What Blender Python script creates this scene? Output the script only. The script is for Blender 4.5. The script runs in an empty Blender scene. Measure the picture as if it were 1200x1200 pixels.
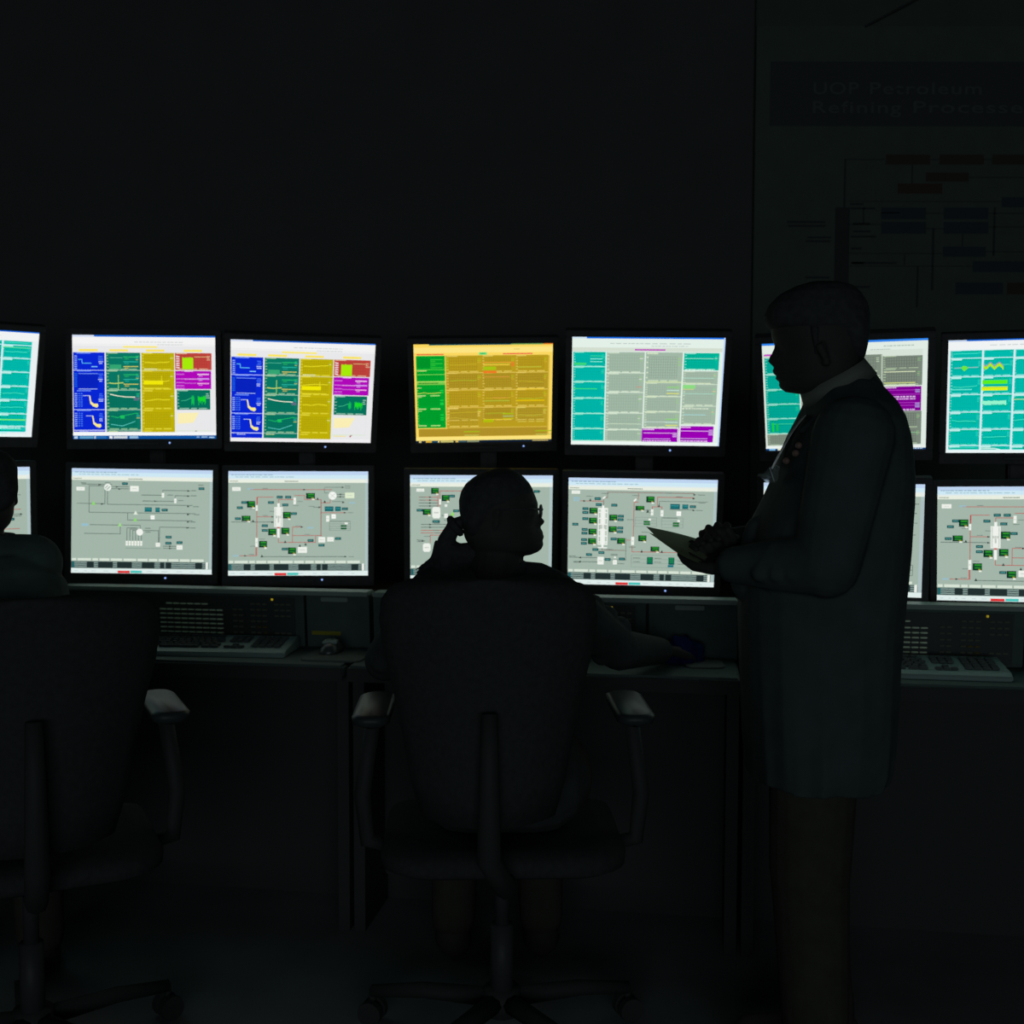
import bpy, bmesh, math, random
from mathutils import Vector as V, Matrix as M
R = math.radians
PI = math.pi
sc = bpy.context.scene
C = sc.collection
rnd = random.Random(7)

# ------------------------------------------------------------------ camera
F, PITCH, ROLL, CAMH = 1396.9, R(-3.545), R(0.11), 1.30
cam_d = bpy.data.cameras.new('camera')
cam = bpy.data.objects.new('camera', cam_d)
C.objects.link(cam)
cam_d.sensor_width = 36
cam_d.lens = F / 1200 * 36
cam_d.clip_end = 60
cam_d.dof.use_dof = True; cam_d.dof.focus_distance = 2.5; cam_d.dof.aperture_fstop = 5.6
CM = M.Rotation(PI/2 + PITCH, 4, 'X') @ M.Rotation(ROLL, 4, 'Z')
cam.matrix_world = M.Translation((0, 0, CAMH)) @ CM
sc.camera = cam

def P(px, py, Y):
    """point at distance Y (world) behind photo position px, py"""
    d = CM.to_3x3() @ V(((px-600)/F, -(py-600)/F, -1))
    return V((0, 0, CAMH)) + d * (Y / d.y)

# ------------------------------------------------------------------ materials
def lin(c):
    f = lambda v: v/12.92 if v <= .04045 else ((v+.055)/1.055)**2.4
    return tuple(f(x/255) for x in c)

def mat(name, col, rough=.8, spec=.2, noise=0, scale=40, bump=0, metal=0, trans=0):
    m = bpy.data.materials.new(name); m.use_nodes = True
    nt = m.node_tree; b = nt.nodes['Principled BSDF']
    b.inputs['Roughness'].default_value = rough
    b.inputs['Specular IOR Level'].default_value = spec
    b.inputs['Metallic'].default_value = metal
    b.inputs['Transmission Weight'].default_value = trans
    b.inputs['Base Color'].default_value = (*col, 1)
    if noise or bump:
        tc = nt.nodes.new('ShaderNodeTexCoord')
        n = nt.nodes.new('ShaderNodeTexNoise'); n.inputs['Scale'].default_value = scale
        n.inputs['Detail'].default_value = 4
        nt.links.new(tc.outputs['Object'], n.inputs['Vector'])
        if noise:
            r = nt.nodes.new('ShaderNodeValToRGB')
            r.color_ramp.elements[0].position = .3; r.color_ramp.elements[1].position = .7
            r.color_ramp.elements[0].color = (*[c*(1-noise) for c in col], 1)
            r.color_ramp.elements[1].color = (*[c*(1+noise) for c in col], 1)
            nt.links.new(n.outputs['Fac'], r.inputs['Fac'])
            nt.links.new(r.outputs['Color'], b.inputs['Base Color'])
        if bump:
            bp = nt.nodes.new('ShaderNodeBump'); bp.inputs['Strength'].default_value = bump
            bp.inputs['Distance'].default_value = .004
            nt.links.new(n.outputs['Fac'], bp.inputs['Height'])
            nt.links.new(bp.outputs['Normal'], b.inputs['Normal'])
    return m

def translucent(m, amt):
    """thin cloth, paper or plastic that lets light from behind through"""
    nt = m.node_tree; b = nt.nodes['Principled BSDF']; o = nt.nodes['Material Output']
    t = nt.nodes.new('ShaderNodeBsdfTranslucent'); t.inputs[0].default_value = b.inputs['Base Color'].default_value
    x = nt.nodes.new('ShaderNodeMixShader'); x.inputs[0].default_value = amt
    nt.links.new(b.outputs[0], x.inputs[1]); nt.links.new(t.outputs[0], x.inputs[2]); nt.links.new(x.outputs[0], o.inputs[0])
    return m

def glow(name, col, strength=1):
    m = bpy.data.materials.new(name); m.use_nodes = True
    nt = m.node_tree; nt.nodes.clear()
    e = nt.nodes.new('ShaderNodeEmission'); o = nt.nodes.new('ShaderNodeOutputMaterial')
    nt.links.new(e.outputs[0], o.inputs[0])
    e.inputs[1].default_value = strength
    if col is None:
        a = nt.nodes.new('ShaderNodeVertexColor'); a.layer_name = 'picture'
        nt.links.new(a.outputs[0], e.inputs[0])
    else:
        e.inputs[0].default_value = (*col, 1)
    return m

MT = dict(
    screen=glow('screen_picture', None, 1.0),
    led=glow('blue_white_led', lin((150, 185, 255)), 1.0),
    led_y=glow('amber_led', lin((190, 170, 40)), .5),
    bezel=mat('black_monitor_plastic', (.075, .077, .078), .75, .05, .1, 60),
    strip=mat('bezel_buttons', (.085, .09, .09), .7, .1),
    floor=mat('dark_floor', (.26, .27, .275), .95, 0, .15, 3),
    ceil=mat('dark_ceiling', (.06, .062, .064), .95, 0, .1, 5),
    wall=mat('dark_wall_paint', (.082, .085, .085), .95, 0, .05, 4),
    wall2=mat('grey_wall_panel', (.083, .105, .09), .95, 0, .08, 6),
    poster=mat('poster_paper', (.092, .122, .103), .9, 0, .05, 14),
    banner=mat('poster_banner', (.068, .075, .079), .9, 0),
    letters=mat('poster_letters', (.10, .118, .114), .9, 0),
    ink=mat('poster_ink', (.055, .06, .06), .9, 0),
    brown=mat('poster_brown', (.072, .062, .052), .9, 0),
    red=mat('poster_red', (.085, .055, .05), .9, 0),
    navy=mat('poster_navy', (.05, .068, .078), .9, 0),
    console=mat('console_grey_green', (.068, .105, .097), .55, .2, .1, 25),
    console_l=mat('console_light_trim', (.22, .30, .27), .5, .4),
    recess=mat('console_recess', (.055, .058, .058), .7, .1),
    keyglass=mat('membrane_panel', (.05, .062, .058), .5, .25),
    keya=mat('pale_green_key', (.74, .88, .66), .7, .1, .1, 80),
    keyb=mat('dim_olive_key', (.15, .17, .12), .8, .1),
    keyy=mat('ochre_key', (.16, .13, .03), .8, .1),
    yellow=mat('yellow_label', (.30, .28, .03), .8, .1),
    kb=mat('keyboard_case', (.20, .29, .27), .45, .4),
    key=mat('keyboard_key', (.06, .075, .075), .5, .35),
    mouse=mat('mouse_plastic', (.05, .06, .058), .35, .5),
    pad=mat('mouse_mat', (.09, .115, .105), .7, .2),
    blue=mat('dark_blue_cloth', (.012, .02, .085), .9, 0, .3, 40, .5),
    chair=mat('black_chair_mesh', (.048, .051, .052), .9, 0, .12, 90),
    chairp=mat('black_chair_plastic', (.047, .05, .05), .6, .1),
    armpad=mat('chair_arm_plastic', (.040, .05, .05), .42, .22),
    metal=mat('chair_metal', (.05, .053, .055), .5, .2),
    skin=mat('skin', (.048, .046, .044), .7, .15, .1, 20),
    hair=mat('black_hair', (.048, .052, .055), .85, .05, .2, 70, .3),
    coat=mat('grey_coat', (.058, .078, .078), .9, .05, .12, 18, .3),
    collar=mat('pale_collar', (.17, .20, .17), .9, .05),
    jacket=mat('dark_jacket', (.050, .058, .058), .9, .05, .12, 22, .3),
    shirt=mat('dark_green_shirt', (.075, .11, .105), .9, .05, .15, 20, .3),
    trousers=mat('brown_trousers', (.057, .057, .044), .95, 0, .1, 30),
    shoe=mat('dark_shoe', (.06, .058, .05), .6, .1),
    paper=mat('paper', (.62, .70, .52), .8, .1),
    strap=mat('pale_lanyard', (.55, .62, .58), .12, 1.0),
    plastic=mat('clear_badge_plastic', (.85, .93, .92), .08, .8, trans=.92),
    badge=mat('badge_card', (.70, .78, .85), .1, 1.0),  # blue-white colour stands in for the screen's glint at the badge
    button=mat('coat_button', (.20, .13, .11), .5, .3),
    specs=mat('black_spectacle_frame', (.05, .052, .055), .5, .3),
    cable=mat('black_cable', (.05, .052, .055), .8, .1),
)

for k_, a_ in (('paper', .35), ('strap', .12), ('badge', .15)): translucent(MT[k_], a_)
MT['paper'].node_tree.nodes['Principled BSDF'].inputs['Roughness'].default_value = .7

# ------------------------------------------------------------------ object helpers
def link(name, me, m=None, parent=None, mw=None):
    o = bpy.data.objects.new(name, me); C.objects.link(o)
    if m is not None:
        for k in (m if isinstance(m, (list, tuple)) else [m]): me.materials.append(k)
    if parent is not None: o.parent = parent
    if mw is not None: o.matrix_basis = mw
    return o

def obj(name, bm, m, parent=None, smooth=False, mw=None):
    me = bpy.data.meshes.new(name)
    bmesh.ops.recalc_face_normals(bm, faces=bm.faces[:])
    bm.to_mesh(me); bm.free()
    if smooth:
        for p in me.polygons: p.use_smooth = True
    return link(name, me, m, parent, mw)

def tag(o, label=None, cat=None, group=None, kind=None):
    if label: o['label'] = label
    if cat: o['category'] = cat
    if group: o['group'] = group
    if kind: o['kind'] = kind
    return o

def thing(name, label, cat, mw=None, group=None):
    o = bpy.data.objects.new(name, None); C.objects.link(o)
    o.empty_display_size = .1
    if mw is not None: o.matrix_basis = mw
    return tag(o, label, cat, group)

def box(bm, x0, x1, y0, y1, z0, z1, bev=0, mi=0, T=None):
    vs = [V((x, y, z)) for x in (x0, x1) for y in (y0, y1) for z in (z0, z1)]
    if T is not None: vs = [T @ v for v in vs]
    v = [bm.verts.new(p) for p in vs]
    fs = [bm.faces.new([v[i] for i in q]) for q in ((0,1,3,2),(4,6,7,5),(0,4,5,1),(2,3,7,6),(0,2,6,4),(1,5,7,3))]
    for f in fs: f.material_index = mi
    if bev:
        bmesh.ops.bevel(bm, geom=list({e for f in fs for e in f.edges}), offset=bev, segments=2, affect='EDGES')

def prism(bm, pts, z0, z1, bev=0):
    """vertical prism over a ground polygon"""
    a = [bm.verts.new((p[0], p[1], z0)) for p in pts]; b = [bm.verts.new((p[0], p[1], z1)) for p in pts]
    n = len(pts); fs = [bm.faces.new(a[::-1]), bm.faces.new(b)]
    fs += [bm.faces.new((a[i], a[(i+1) % n], b[(i+1) % n], b[i])) for i in range(n)]
    if bev: bmesh.ops.bevel(bm, geom=list({e for f in fs for e in f.edges}), offset=bev, segments=2, affect='EDGES')

def extrude_yz(bm, pts, x0, x1):
    a = [bm.verts.new((x0, p[0], p[1])) for p in pts]; b = [bm.verts.new((x1, p[0], p[1])) for p in pts]
    n = len(pts); bm.faces.new(a[::-1]); bm.faces.new(b)
    for i in range(n): bm.faces.new((a[i], a[(i+1) % n], b[(i+1) % n], b[i]))

def loft(bm, rings, cap=True):
    vs = [[bm.verts.new(p) for p in r] for r in rings]
    n = len(rings[0])
    for a, b in zip(vs, vs[1:]):
        for i in range(n): bm.faces.new((a[i], a[(i+1) % n], b[(i+1) % n], b[i]))
    if cap: bm.faces.new(vs[0][::-1]); bm.faces.new(vs[-1])

def frame_of(d):
    d = d.normalized(); u = d.orthogonal().normalized(); return d, u, d.cross(u)

def cone(bm, p0, r0, p1, r1, n=14, sx=1, flat=None):
    """round cone: a tapered limb with hemispherical ends; flat=(axis, factor) squashes it"""
    p0 = V(p0); p1 = V(p1); d, u, w = frame_of(p1-p0)
    st = []
    for k in range(4): a = -PI/2 + k*PI/8; st.append((p0 + d*r0*math.sin(a), r0*math.cos(a)))
    st.append((p0, r0)); st.append((p1, r1))
    for k in range(1, 5): a = k*PI/8; st.append((p1 + d*r1*math.sin(a), r1*math.cos(a)))
    rings = []
    for c, r in st:
        ring = []
        for i in range(n):
            a = 2*PI*i/n; q = (u*math.cos(a) + w*math.sin(a))*max(r, 1e-4)
            if flat: q = q - V(flat[0]) * q.dot(V(flat[0])) * (1-flat[1])
            ring.append(c+q)
        rings.append(ring)
    loft(bm, rings)

def tube(bm, pts, r, n=8, closed=False):
    pts = [V(p) for p in pts]; N = len(pts)
    rings = []; up = None
    for i, p in enumerate(pts):
        a = pts[(i-1) % N] if (i or closed) else p; b = pts[(i+1) % N] if (i < N-1 or closed) else p
        d = (b-a).normalized()
        if up is None: up = d.orthogonal().normalized()
        up = (up - d*up.dot(d)).normalized(); w = d.cross(up)
        rr = r[i] if isinstance(r, (list, tuple)) else r
        rings.append([p + (up*math.cos(2*PI*k/n) + w*math.sin(2*PI*k/n))*rr for k in range(n)])
    if closed: rings.append(rings[0])
    loft(bm, rings, cap=not closed)
    if closed: bmesh.ops.remove_doubles(bm, verts=bm.verts[:], dist=1e-6)

def remesh(name, bm, m, parent, vox=.005, it=4, fac=.5):
    """grow one continuous skin around all the volumes in bm"""
    bmesh.ops.recalc_face_normals(bm, faces=bm.faces[:])
    me = bpy.data.meshes.new(name); bm.to_mesh(me); bm.free()
    t = bpy.data.objects.new('tmp', me); C.objects.link(t)
    q = t.modifiers.new('r', 'REMESH'); q.mode = 'VOXEL'; q.voxel_size = vox
    s = t.modifiers.new('s', 'SMOOTH'); s.factor = fac; s.iterations = it
    dg = bpy.context.evaluated_depsgraph_get(); dg.update()
    out = bpy.data.meshes.new_from_object(t.evaluated_get(dg))
    bpy.data.objects.remove(t)
    out.name = name; out.materials.clear()
    for p in out.polygons: p.use_smooth = True
    return link(name, out, m, parent)

# ------------------------------------------------------------------ the room
bm = bmesh.new(); box(bm, -4.2, 4.2, -8, 4.45, -.1, 0); tag(obj('floor', bm, MT['floor']), kind='structure')
bm = bmesh.new(); box(bm, -4.2, 4.2, -8, 4.45, 3.05, 3.15); tag(obj('ceiling', bm, MT['ceil']), kind='structure')
bm = bmesh.new(); box(bm, -4.2, 4.2, 4.36, 4.5, 0, 3.05); tag(obj('wall_back', bm, MT['wall']), kind='structure')
for nm_, x_, y0_, y1_ in (('wall_left', (-4.3, -4.2), -8, 4.5), ('wall_right', (4.2, 4.3), -8, 4.5), ('wall_front', (-4.3, 4.3), -8.1, -8)):
    bm = bmesh.new(); box(bm, *x_, y0_, y1_, 0, 3.05); tag(obj(nm_, bm, MT['wall']), kind='structure')
# a lighter wall panel behind the poster
bm = bmesh.new(); box(bm, .865, 2.9, 4.335, 4.36, .02, 3.04, .004); tag(obj('trim_1', bm, MT['wall2']), kind='structure')

# ------------------------------------------------------------------ wall poster
YP = 4.328
def wp(px, py, y=YP): return P(px, py, y)
post = thing('wall_poster', 'large pale refinery process chart with a dark title banner hanging on the back wall', 'poster', M.Translation((0, 0, 0)))
bm = bmesh.new()
a = wp(884, 30); b = wp(871, 470)
box(bm, b.x+.03, 2.72, YP, YP+.006, b.z-.35, a.z, .001)
obj('poster_sheet', bm, MT['poster'], post)
bm = bmesh.new(); a = wp(903, 72); b = wp(1200, 148)
box(bm, a.x, 2.6, YP-.0015, YP, b.z, a.z); obj('title_banner', bm, MT['banner'], post)
def text_mesh(txt, px, py, hpx, wpx, name, y):
    cu = bpy.data.curves.new(name, 'FONT'); cu.body = txt; cu.size = 1; cu.extrude = 0; cu.offset = .011; cu.space_character = 1.1; cu.resolution_u = 3
    t = bpy.data.objects.new('tmp', cu); C.objects.link(t)
    dg = bpy.context.evaluated_depsgraph_get(); dg.update()
    me = bpy.data.meshes.new_from_object(t.evaluated_get(dg)); bpy.data.objects.remove(t)
    xs = [v.co.x for v in me.vertices]; ys = [v.co.y for v in me.vertices]
    a = wp(px, py); k = (wp(px+wpx, py).x - a.x)/(max(xs)-min(xs)); kz = (a.z - wp(px, py-hpx).z)/-.70
    for v in me.vertices: v.co = V((a.x + (v.co.x-min(xs))*k, y, a.z + v.co.y*kz))
    return me
for txt, x0, yb, x1 in (('UOP', 953, 110.5, 1006), ('Petroleum', 1019, 110.5, 1150), ('Refining', 952, 132.5, 1056), ('Processes', 1070, 132.5, 1212)):
    link('lettering', text_mesh(txt, x0, yb, 14, x1-x0, 'lettering', YP-.0028), MT['letters'], post)
bm = bmesh.new()
def pr(x0, y0, x1, y1, mi=0, dy=.0012):
    a = wp(x0, y0); b = wp(x1, y1); box(bm, a.x, b.x, YP-dy, YP, b.z, a.z, 0, mi)
for x in (1038, 1101, 1163, 1226): pr(x, 181, x+52, 193, 1)
pr(1085, 202, 1135, 213, 1); pr(1052, 215, 1104, 227, 2); pr(1174, 231, 1226, 243, 3)
for x in (1033, 1106):
    pr(x, 243, x+52, 257, 3); pr(x, 260, x+52, 274, 3)
pr(1105, 289, 1155, 301, 3); pr(1140, 306, 1210, 319, 3); pr(1120, 331, 1175, 345, 3); pr(1180, 331, 1232, 345, 1)
pr(979, 243, 994, 345, 0); pr(979, 345, 994, 420, 0)
def lines(x0, y0, x1, n=1):
    for k in range(n): pr(x0 + rnd.uniform(0, 4), y0+k*4.5, x1 - rnd.uniform(0, 8), y0+k*4.5+2.4)
lines(921, 259, 968, 2); lines(944, 277, 977, 2); lines(943, 324, 976, 1)
for y in (238, 243, 261, 270, 276, 290, 307, 335): lines(996, y, 996 + rnd.uniform(18, 34))
lines(997, 307, 1052)
for x0, y, x1 in ((990, 187, 1036), (1054, 249.5, 1033), (994, 263, 1033), (994, 297, 1105), (1085, 250, 1106), (1085, 268, 1106), (994, 312, 1140), (1136, 208, 1205), (1090, 187, 1101), (1153, 187, 1163), (1158, 250, 1205), (1158, 266, 1205), (1155, 295, 1205), (994, 236, 1174)):
    pr(min(x0, x1), y-.5, max(x0, x1), y+.5)
for x, y0, y1 in ((990, 187, 243), (1069, 193, 215), (1012, 243, 262), (1093, 268, 340), (1128, 274, 289), (1075, 312, 360), (1165, 243, 300), (1060, 297, 310)):
    pr(x-.5, y0, x+.5, y1)
obj('process_diagram', bm, [MT['ink'], MT['brown'], MT['red'], MT['navy']], post)
bm = bmesh.new(); tube(bm, [wp(1014, 31, YP-.004), wp(1044, 15, YP-.012), P(1095, -12, YP-.012)], .004); obj('hanging_cord', bm, MT['ink'], post)

# ------------------------------------------------------------------ screen pictures
W, H = .408, .306
class Pic:
    def __init__(s, x0, y0, x1, y1): s.b = (x0, y0, x1, y1); s.q = []
    def r(s, x0, y0, x1, y1, c, L=1):
        X0, Y0, X1, Y1 = s.b
        u0, u1 = sorted(((x0-X0)/(X1-X0), (x1-X0)/(X1-X0))); v0, v1 = sorted(((y0-Y0)/(Y1-Y0), (y1-Y0)/(Y1-Y0)))
        u0, v0, u1, v1 = [min(1, max(0, t)) for t in (u0, v0, u1, v1)]
        if u1-u0 > 1e-4 and v1-v0 > 1e-4: s.q.append(([(u0, v0), (u1, v0), (u1, v1), (u0, v1)], c, L))
    def poly(s, pts, c, L=4):
        X0, Y0, X1, Y1 = s.b
        s.q.append(([(min(1, max(0, (x-X0)/(X1-X0))), min(1, max(0, (y-Y0)/(Y1-Y0)))) for x, y in pts], c, L))
    def hl(s, x0, x1, y, c, w=2.6, L=2): s.r(x0, y-w/2, x1, y+w/2, c, L)
    def vl(s, x, y0, y1, c, w=2.6, L=2): s.r(x-w/2, y0, x+w/2, y1, c, L)
    def tx(s, x, y, w, h, c, L=4, d=.75):
        """a row of dashes: lettering too small to read"""
        x1 = x+w; e = max(2.5*h/3, w/14)
        while x < x1:
            t = e*rnd.uniform(.5, 1.8); s.r(x, y-h/2, min(x+t*d, x1), y+h/2, c, L); x += t
    def path(s, pts, c, w=3, L=5):
        for (x0, y0), (x1, y1) in zip(pts, pts[1:]):
            n = V((-(y1-y0), x1-x0)); n = n.normalized()*w/2
            s.poly([(x0+n.x, y0+n.y), (x1+n.x, y1+n.y), (x1-n.x, y1-n.y), (x0-n.x, y0-n.y)], c, L)
    def disc(s, x, y, r, c, L=4): s.poly([(x+r*math.cos(a*PI/8), y+r*math.sin(a*PI/8)) for a in range(16)], c, L)
    def build(s, name, parent):
        bm = bmesh.new(); lay = bm.loops.layers.float_color.new('picture')
        for pts, c, L in s.q:
            f = bm.faces.new([bm.verts.new(((u-.5)*W, -L*.00005, (.5-v)*H)) for u, v in pts])
            if f.normal.y > 0: f.normal_flip()
            col = (*lin(c), 1)
            for l in f.loops: l[lay] = col
        me = bpy.data.meshes.new(name); bm.to_mesh(me); bm.free()
        return link(name, me, MT['screen'], parent)

def mul(c, k): return tuple(min(255, int(v*k)) for v in c)
def mix(a, b, t): return tuple(int(x+(y-x)*t) for x, y in zip(a, b))

def chart(p, x0, y0, x1, y1, bg, hi=(235, 240, 225), grid=True, dark=.86, trace=None, tw=3, labels=None, foot=True, head=True):
    """one trend graph: field, grid, axis ticks, legend dashes, caption"""
    w, h = x1-x0, y1-y0
    p.r(x0, y0, x1, y1, bg, 1)
    gx0, gx1, gy0, gy1 = x0+w*.1, x1-w*.14, y0+h*.14, y1-h*.16
    g = mul(bg, dark)
    if grid:
        n = 12
        for i in range(n+1): p.vl(gx0+(gx1-gx0)*i/n, gy0, gy1, g, w*.014, 2)
        m = max(3, int(h/w*11))
        for i in range(m+1): p.hl(gx0, gx1, gy0+(gy1-gy0)*i/m, g, w*.012, 2)
    for i in range(5):
        p.r(x0+w*.02, gy0+(gy1-gy0)*i/4.2, x0+w*rnd.uniform(.055, .085), gy0+(gy1-gy0)*i/4.2+h*.045, mix(bg, hi, .7), 3)
    lc = labels or [hi]
    for i in range(3):
        p.r(x1-w*.13, gy0+h*(.04+.1*i), x1-w*rnd.uniform(.02, .07), gy0+h*(.085+.1*i), mix(bg, lc[i % len(lc)], .75), 3)
    if foot:
        y = y1-h*.06
        for a, b in ((.08, .36), (.42, .6), (.66, .9)): p.tx(x0+w*a, y, w*(b-a), h*.055, mix(bg, hi, .7), 3, .9)
    if head: p.tx(x0+w*.03, y0+h*.035, w*.3, h*.05, mix(bg, hi, .8), 3, .9)
    if trace:
        pts = []; v = rnd.uniform(.35, .6)
        for i in range(15):
            v = min(.9, max(.1, v+rnd.uniform(-.03, .03))); pts.append((gx0+(gx1-gx0)*i/14, gy0+(gy1-gy0)*v))
        p.path(pts, trace, tw, 4)

YEL, WHT = (250, 235, 90), (238, 240, 240)
def four_colour(taskbar):
    p = Pic(0, 0, 1000, 700)
    p.r(0, 0, 1000, 700, (232, 232, 234), 0)
    p.r(0, 0, 1000, 11, (40, 110, 215), 1); p.r(0, 0, 150, 14, (215, 225, 245), 2)
    p.r(0, 11, 1000, 70, (243, 243, 243), 1); p.hl(0, 1000, 62, (225, 228, 226), 3)
    p.tx(430, 45, 340, 5, (200, 205, 205)); p.tx(590, 62, 180, 5, (195, 200, 200))
    p.tx(350, 78, 240, 12, (250, 232, 110), 3, .97)
    for x in (45, 255, 510, 775): p.tx(x, 102, 130, 15, (250, 228, 90), 3, .97)
    BL, GR, YL = (8, 38, 210), (8, 118, 98), (190, 175, 8)
    b = 650 if taskbar else 675
    # blue column
    x0, x1 = 5, 222
    ys = [117, 236, 370, 502, 640]
    for i, (a, c) in enumerate(zip(ys, ys[1:])):
        p.r(x0, a, x1, c, BL, 1)
        p.tx(x0+25, a+5, 95, 7, (110, 150, 250), 3, .9)
        for k in range(7):
            y = a+22+k*14
            p.r(x0+8, y, x0+26, y+6, (150, 185, 250) if i != 1 else (30, 110, 220), 3)
            if i > 1:
                p.r(x0+34, y, x0+44, y+5, (80, 140, 250), 3); p.r(x0+50, y, x0+62, y+5, (80, 140, 250), 3)
        for k in range(5): p.r(x1-46+rnd.uniform(0, 8), a+24+k*12, x1-rnd.uniform(10, 20), a+29+k*12, (70, 120, 240) if k < 3 else (200, 215, 250), 3)
    p.r(x0+30, 262, x0+170, 362, mul(BL, .9), 2); p.hl(x0+35, x0+170, 260, (120, 160, 250), 4, 3); p.hl(x0+35, x0+165, 363, (180, 200, 250), 4, 3)
    p.hl(x0, x1, 237, (190, 205, 250), 4, 3); p.hl(x0, x1, 502, (200, 210, 250), 4, 3); p.hl(x0, x1, 640, (210, 220, 250), 5, 3)
    p.path([(40, 165), (66, 165), (66, 190), (130, 190)], (90, 190, 235), 5); p.path([(130, 213), (172, 213)], (130, 205, 245), 6)
    for dx, dy in ((0, 0), (20, 136)):
        p.path([(70+dx, 408+dy), (118+dx, 408+dy)], (200, 215, 240), 4)
        p.poly([(112+dx, 408+dy), (121+dx, 408+dy), (127+dx, 448+dy), (145+dx, 462+dy), (172+dx, 462+dy), (176+dx, 478+dy), (165+dx, 488+dy), (140+dx, 480+dy), (120+dx, 462+dy)], (250, 235, 140), 5)
    p.r(x0, 642, x1, b, BL, 1); p.tx(x0+40, 650, 60, 6, (190, 205, 250))
    # green column
    x0, x1 = 232, 470
    for i, (a, c) in enumerate(zip(ys, ys[1:])):
        chart(p, x0, a, x1, c, GR, (200, 230, 170), i > 1, .85, labels=[(40, 210, 120), (60, 200, 190), (220, 215, 110)])
        p.hl(x0, x1, c, (170, 210, 190), 4, 3)
    for a in (117, 236):
        for k, cc in enumerate(((40, 200, 110), (40, 190, 170), (225, 215, 100))):
            p.hl(x0+120, x1-15, a+30+k*32, cc, 5, 4); p.tx(x0+128, a+42+k*32, 30, 8, mul(cc, .85), 4)
    p.hl(x0+25, x0+115, 152, (90, 200, 160), 3, 4); p.r(x0+25, 198, x0+105, 228, (50, 165, 115), 4)
    p.path([(x0+18, 322), (x0+60, 326), (x0+120, 320)], (205, 225, 110), 6); p.path([(x0+84, 268), (x0+84, 368)], (160, 210, 110), 5)
    p.path([(x0+25, 397), (x0+70, 408), (x0+130, 416), (x0+200, 418)], (240, 240, 215), 6); p.r(x0+190, 420, x0+225, 440, (90, 110, 130), 4)
    p.path([(x0+30, 545), (x0+80, 556), (x0+105, 545), (x0+210, 525)], (30, 200, 100), 4); p.r(x0+95, 540, x0+125, 562, (25, 190, 90), 4)
    p.path([(x0+30, 600), (x0+110, 612), (x0+200, 580)], (90, 210, 200), 4)
    p.r(x0, 642, x1, b, GR, 1); p.tx(x0+15, 648, 60, 7, (190, 220, 150))
    # yellow column
    x0, x1 = 478, 708
    for i, (a, c) in enumerate(zip(ys, ys[1:])):
        chart(p, x0, a, x1, c, YL, (245, 235, 80), True, .88, (235, 225, 40) if i != 3 else None, 5, [(170, 205, 20), (235, 235, 160)])
    p.r(x0+15, 305, x0+150, 332, (240, 232, 8), 4); p.hl(x0+10, x0+190, 356, (225, 215, 40), 6, 4); p.vl(x0+140, 272, 310, (225, 220, 40), 4, 4)
    p.hl(x0, x1, 237, (220, 220, 150), 4, 3); p.tx(x0+18, 228, 90, 9, (225, 230, 170), 4)
    p.r(x0, 640, x1, b+4, YL, 1); p.tx(x0+10, 646, 60, 6, (235, 225, 60))
    # right column
    chart(p, 714, 117, 972, 232, (190, 66, 58), (235, 225, 180), True, .92)
    p.r(765, 152, 842, 228, (165, 235, 10), 4)
    for k in range(9): p.r(765+k*8.5, 145+rnd.uniform(0, 6), 771+k*8.5, 153, (165, 235, 10), 4)
    p.hl(850, 945, 143, (225, 190, 130), 4, 4)
    for k in range(6): p.r(722, 138+k*15, 745, 146+k*15, (235, 220, 225), 4)
    p.r(714, 238, 968, 362, (175, 8, 185), 1)
    p.tx(780, 241, 60, 6, (240, 210, 240)); p.hl(775, 955, 294, (240, 175, 240), 5, 3)
    for k, y in enumerate((262, 293, 318, 340, 358)): p.tx(722, y, 55, 6, (225, 130, 230))
    for k, y in enumerate((262, 292, 324)): p.tx(870, y, 82, 7, ((250, 215, 245), (215, 170, 250), (250, 190, 230))[k], 4, .95); p.tx(880, y+11, 25, 6, (230, 160, 235))
    p.tx(780, 322, 85, 5, (215, 120, 220))
    chart(p, 724, 368, 960, 502, (5, 112, 90), (200, 235, 215), False)
    p.path([(755, 442), (790, 438), (825, 422)], (60, 190, 140), 4)
    for k in range(7): p.r(826+k*3, 402+rnd.uniform(0, 20), 829+k*3, 460+rnd.uniform(-10, 15), (15, 190, 80), 4)
    for k in range(14): p.r(872+k*4, 405+rnd.uniform(0, 14), 876+k*4, 450+rnd.uniform(-14, 22), (25, 215, 45), 4)
    p.poly([(728, 525), (878, 522), (840, 590), (728, 598)], (250, 238, 180), 3)
    p.hl(715, 960, 645, (215, 232, 205), 5, 2); p.vl(960, 515, 645, (225, 228, 230), 4, 2); p.tx(850, 648, 14, 5, (90, 80, 90))
    if taskbar:
        p.r(0, 655, 1000, 676, (244, 247, 247), 2); p.r(0, 676, 1000, 700, (12, 82, 160), 2)
        for x, w, cc in ((8, 24, (190, 215, 235)), (45, 95, (95, 160, 200)), (145, 12, (190, 210, 230)), (160, 70, (40, 110, 180)), (250, 22, (245, 245, 240)), (280, 95, (205, 215, 220)), (390, 60, (150, 190, 220))):
            p.r(x, 680, x+w, 696, cc, 3)
        p.tx(860, 688, 22, 8, (160, 200, 235)); p.tx(895, 688, 42, 8, (170, 210, 235)); p.tx(950, 690, 35, 9, (190, 225, 240))
    else:
        p.r(0, 678, 1000, 700, (240, 238, 240), 2); p.tx(730, 655, 90, 8, (245, 225, 120)); p.disc(850, 655, 6, (180, 60, 70))
    return p

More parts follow.
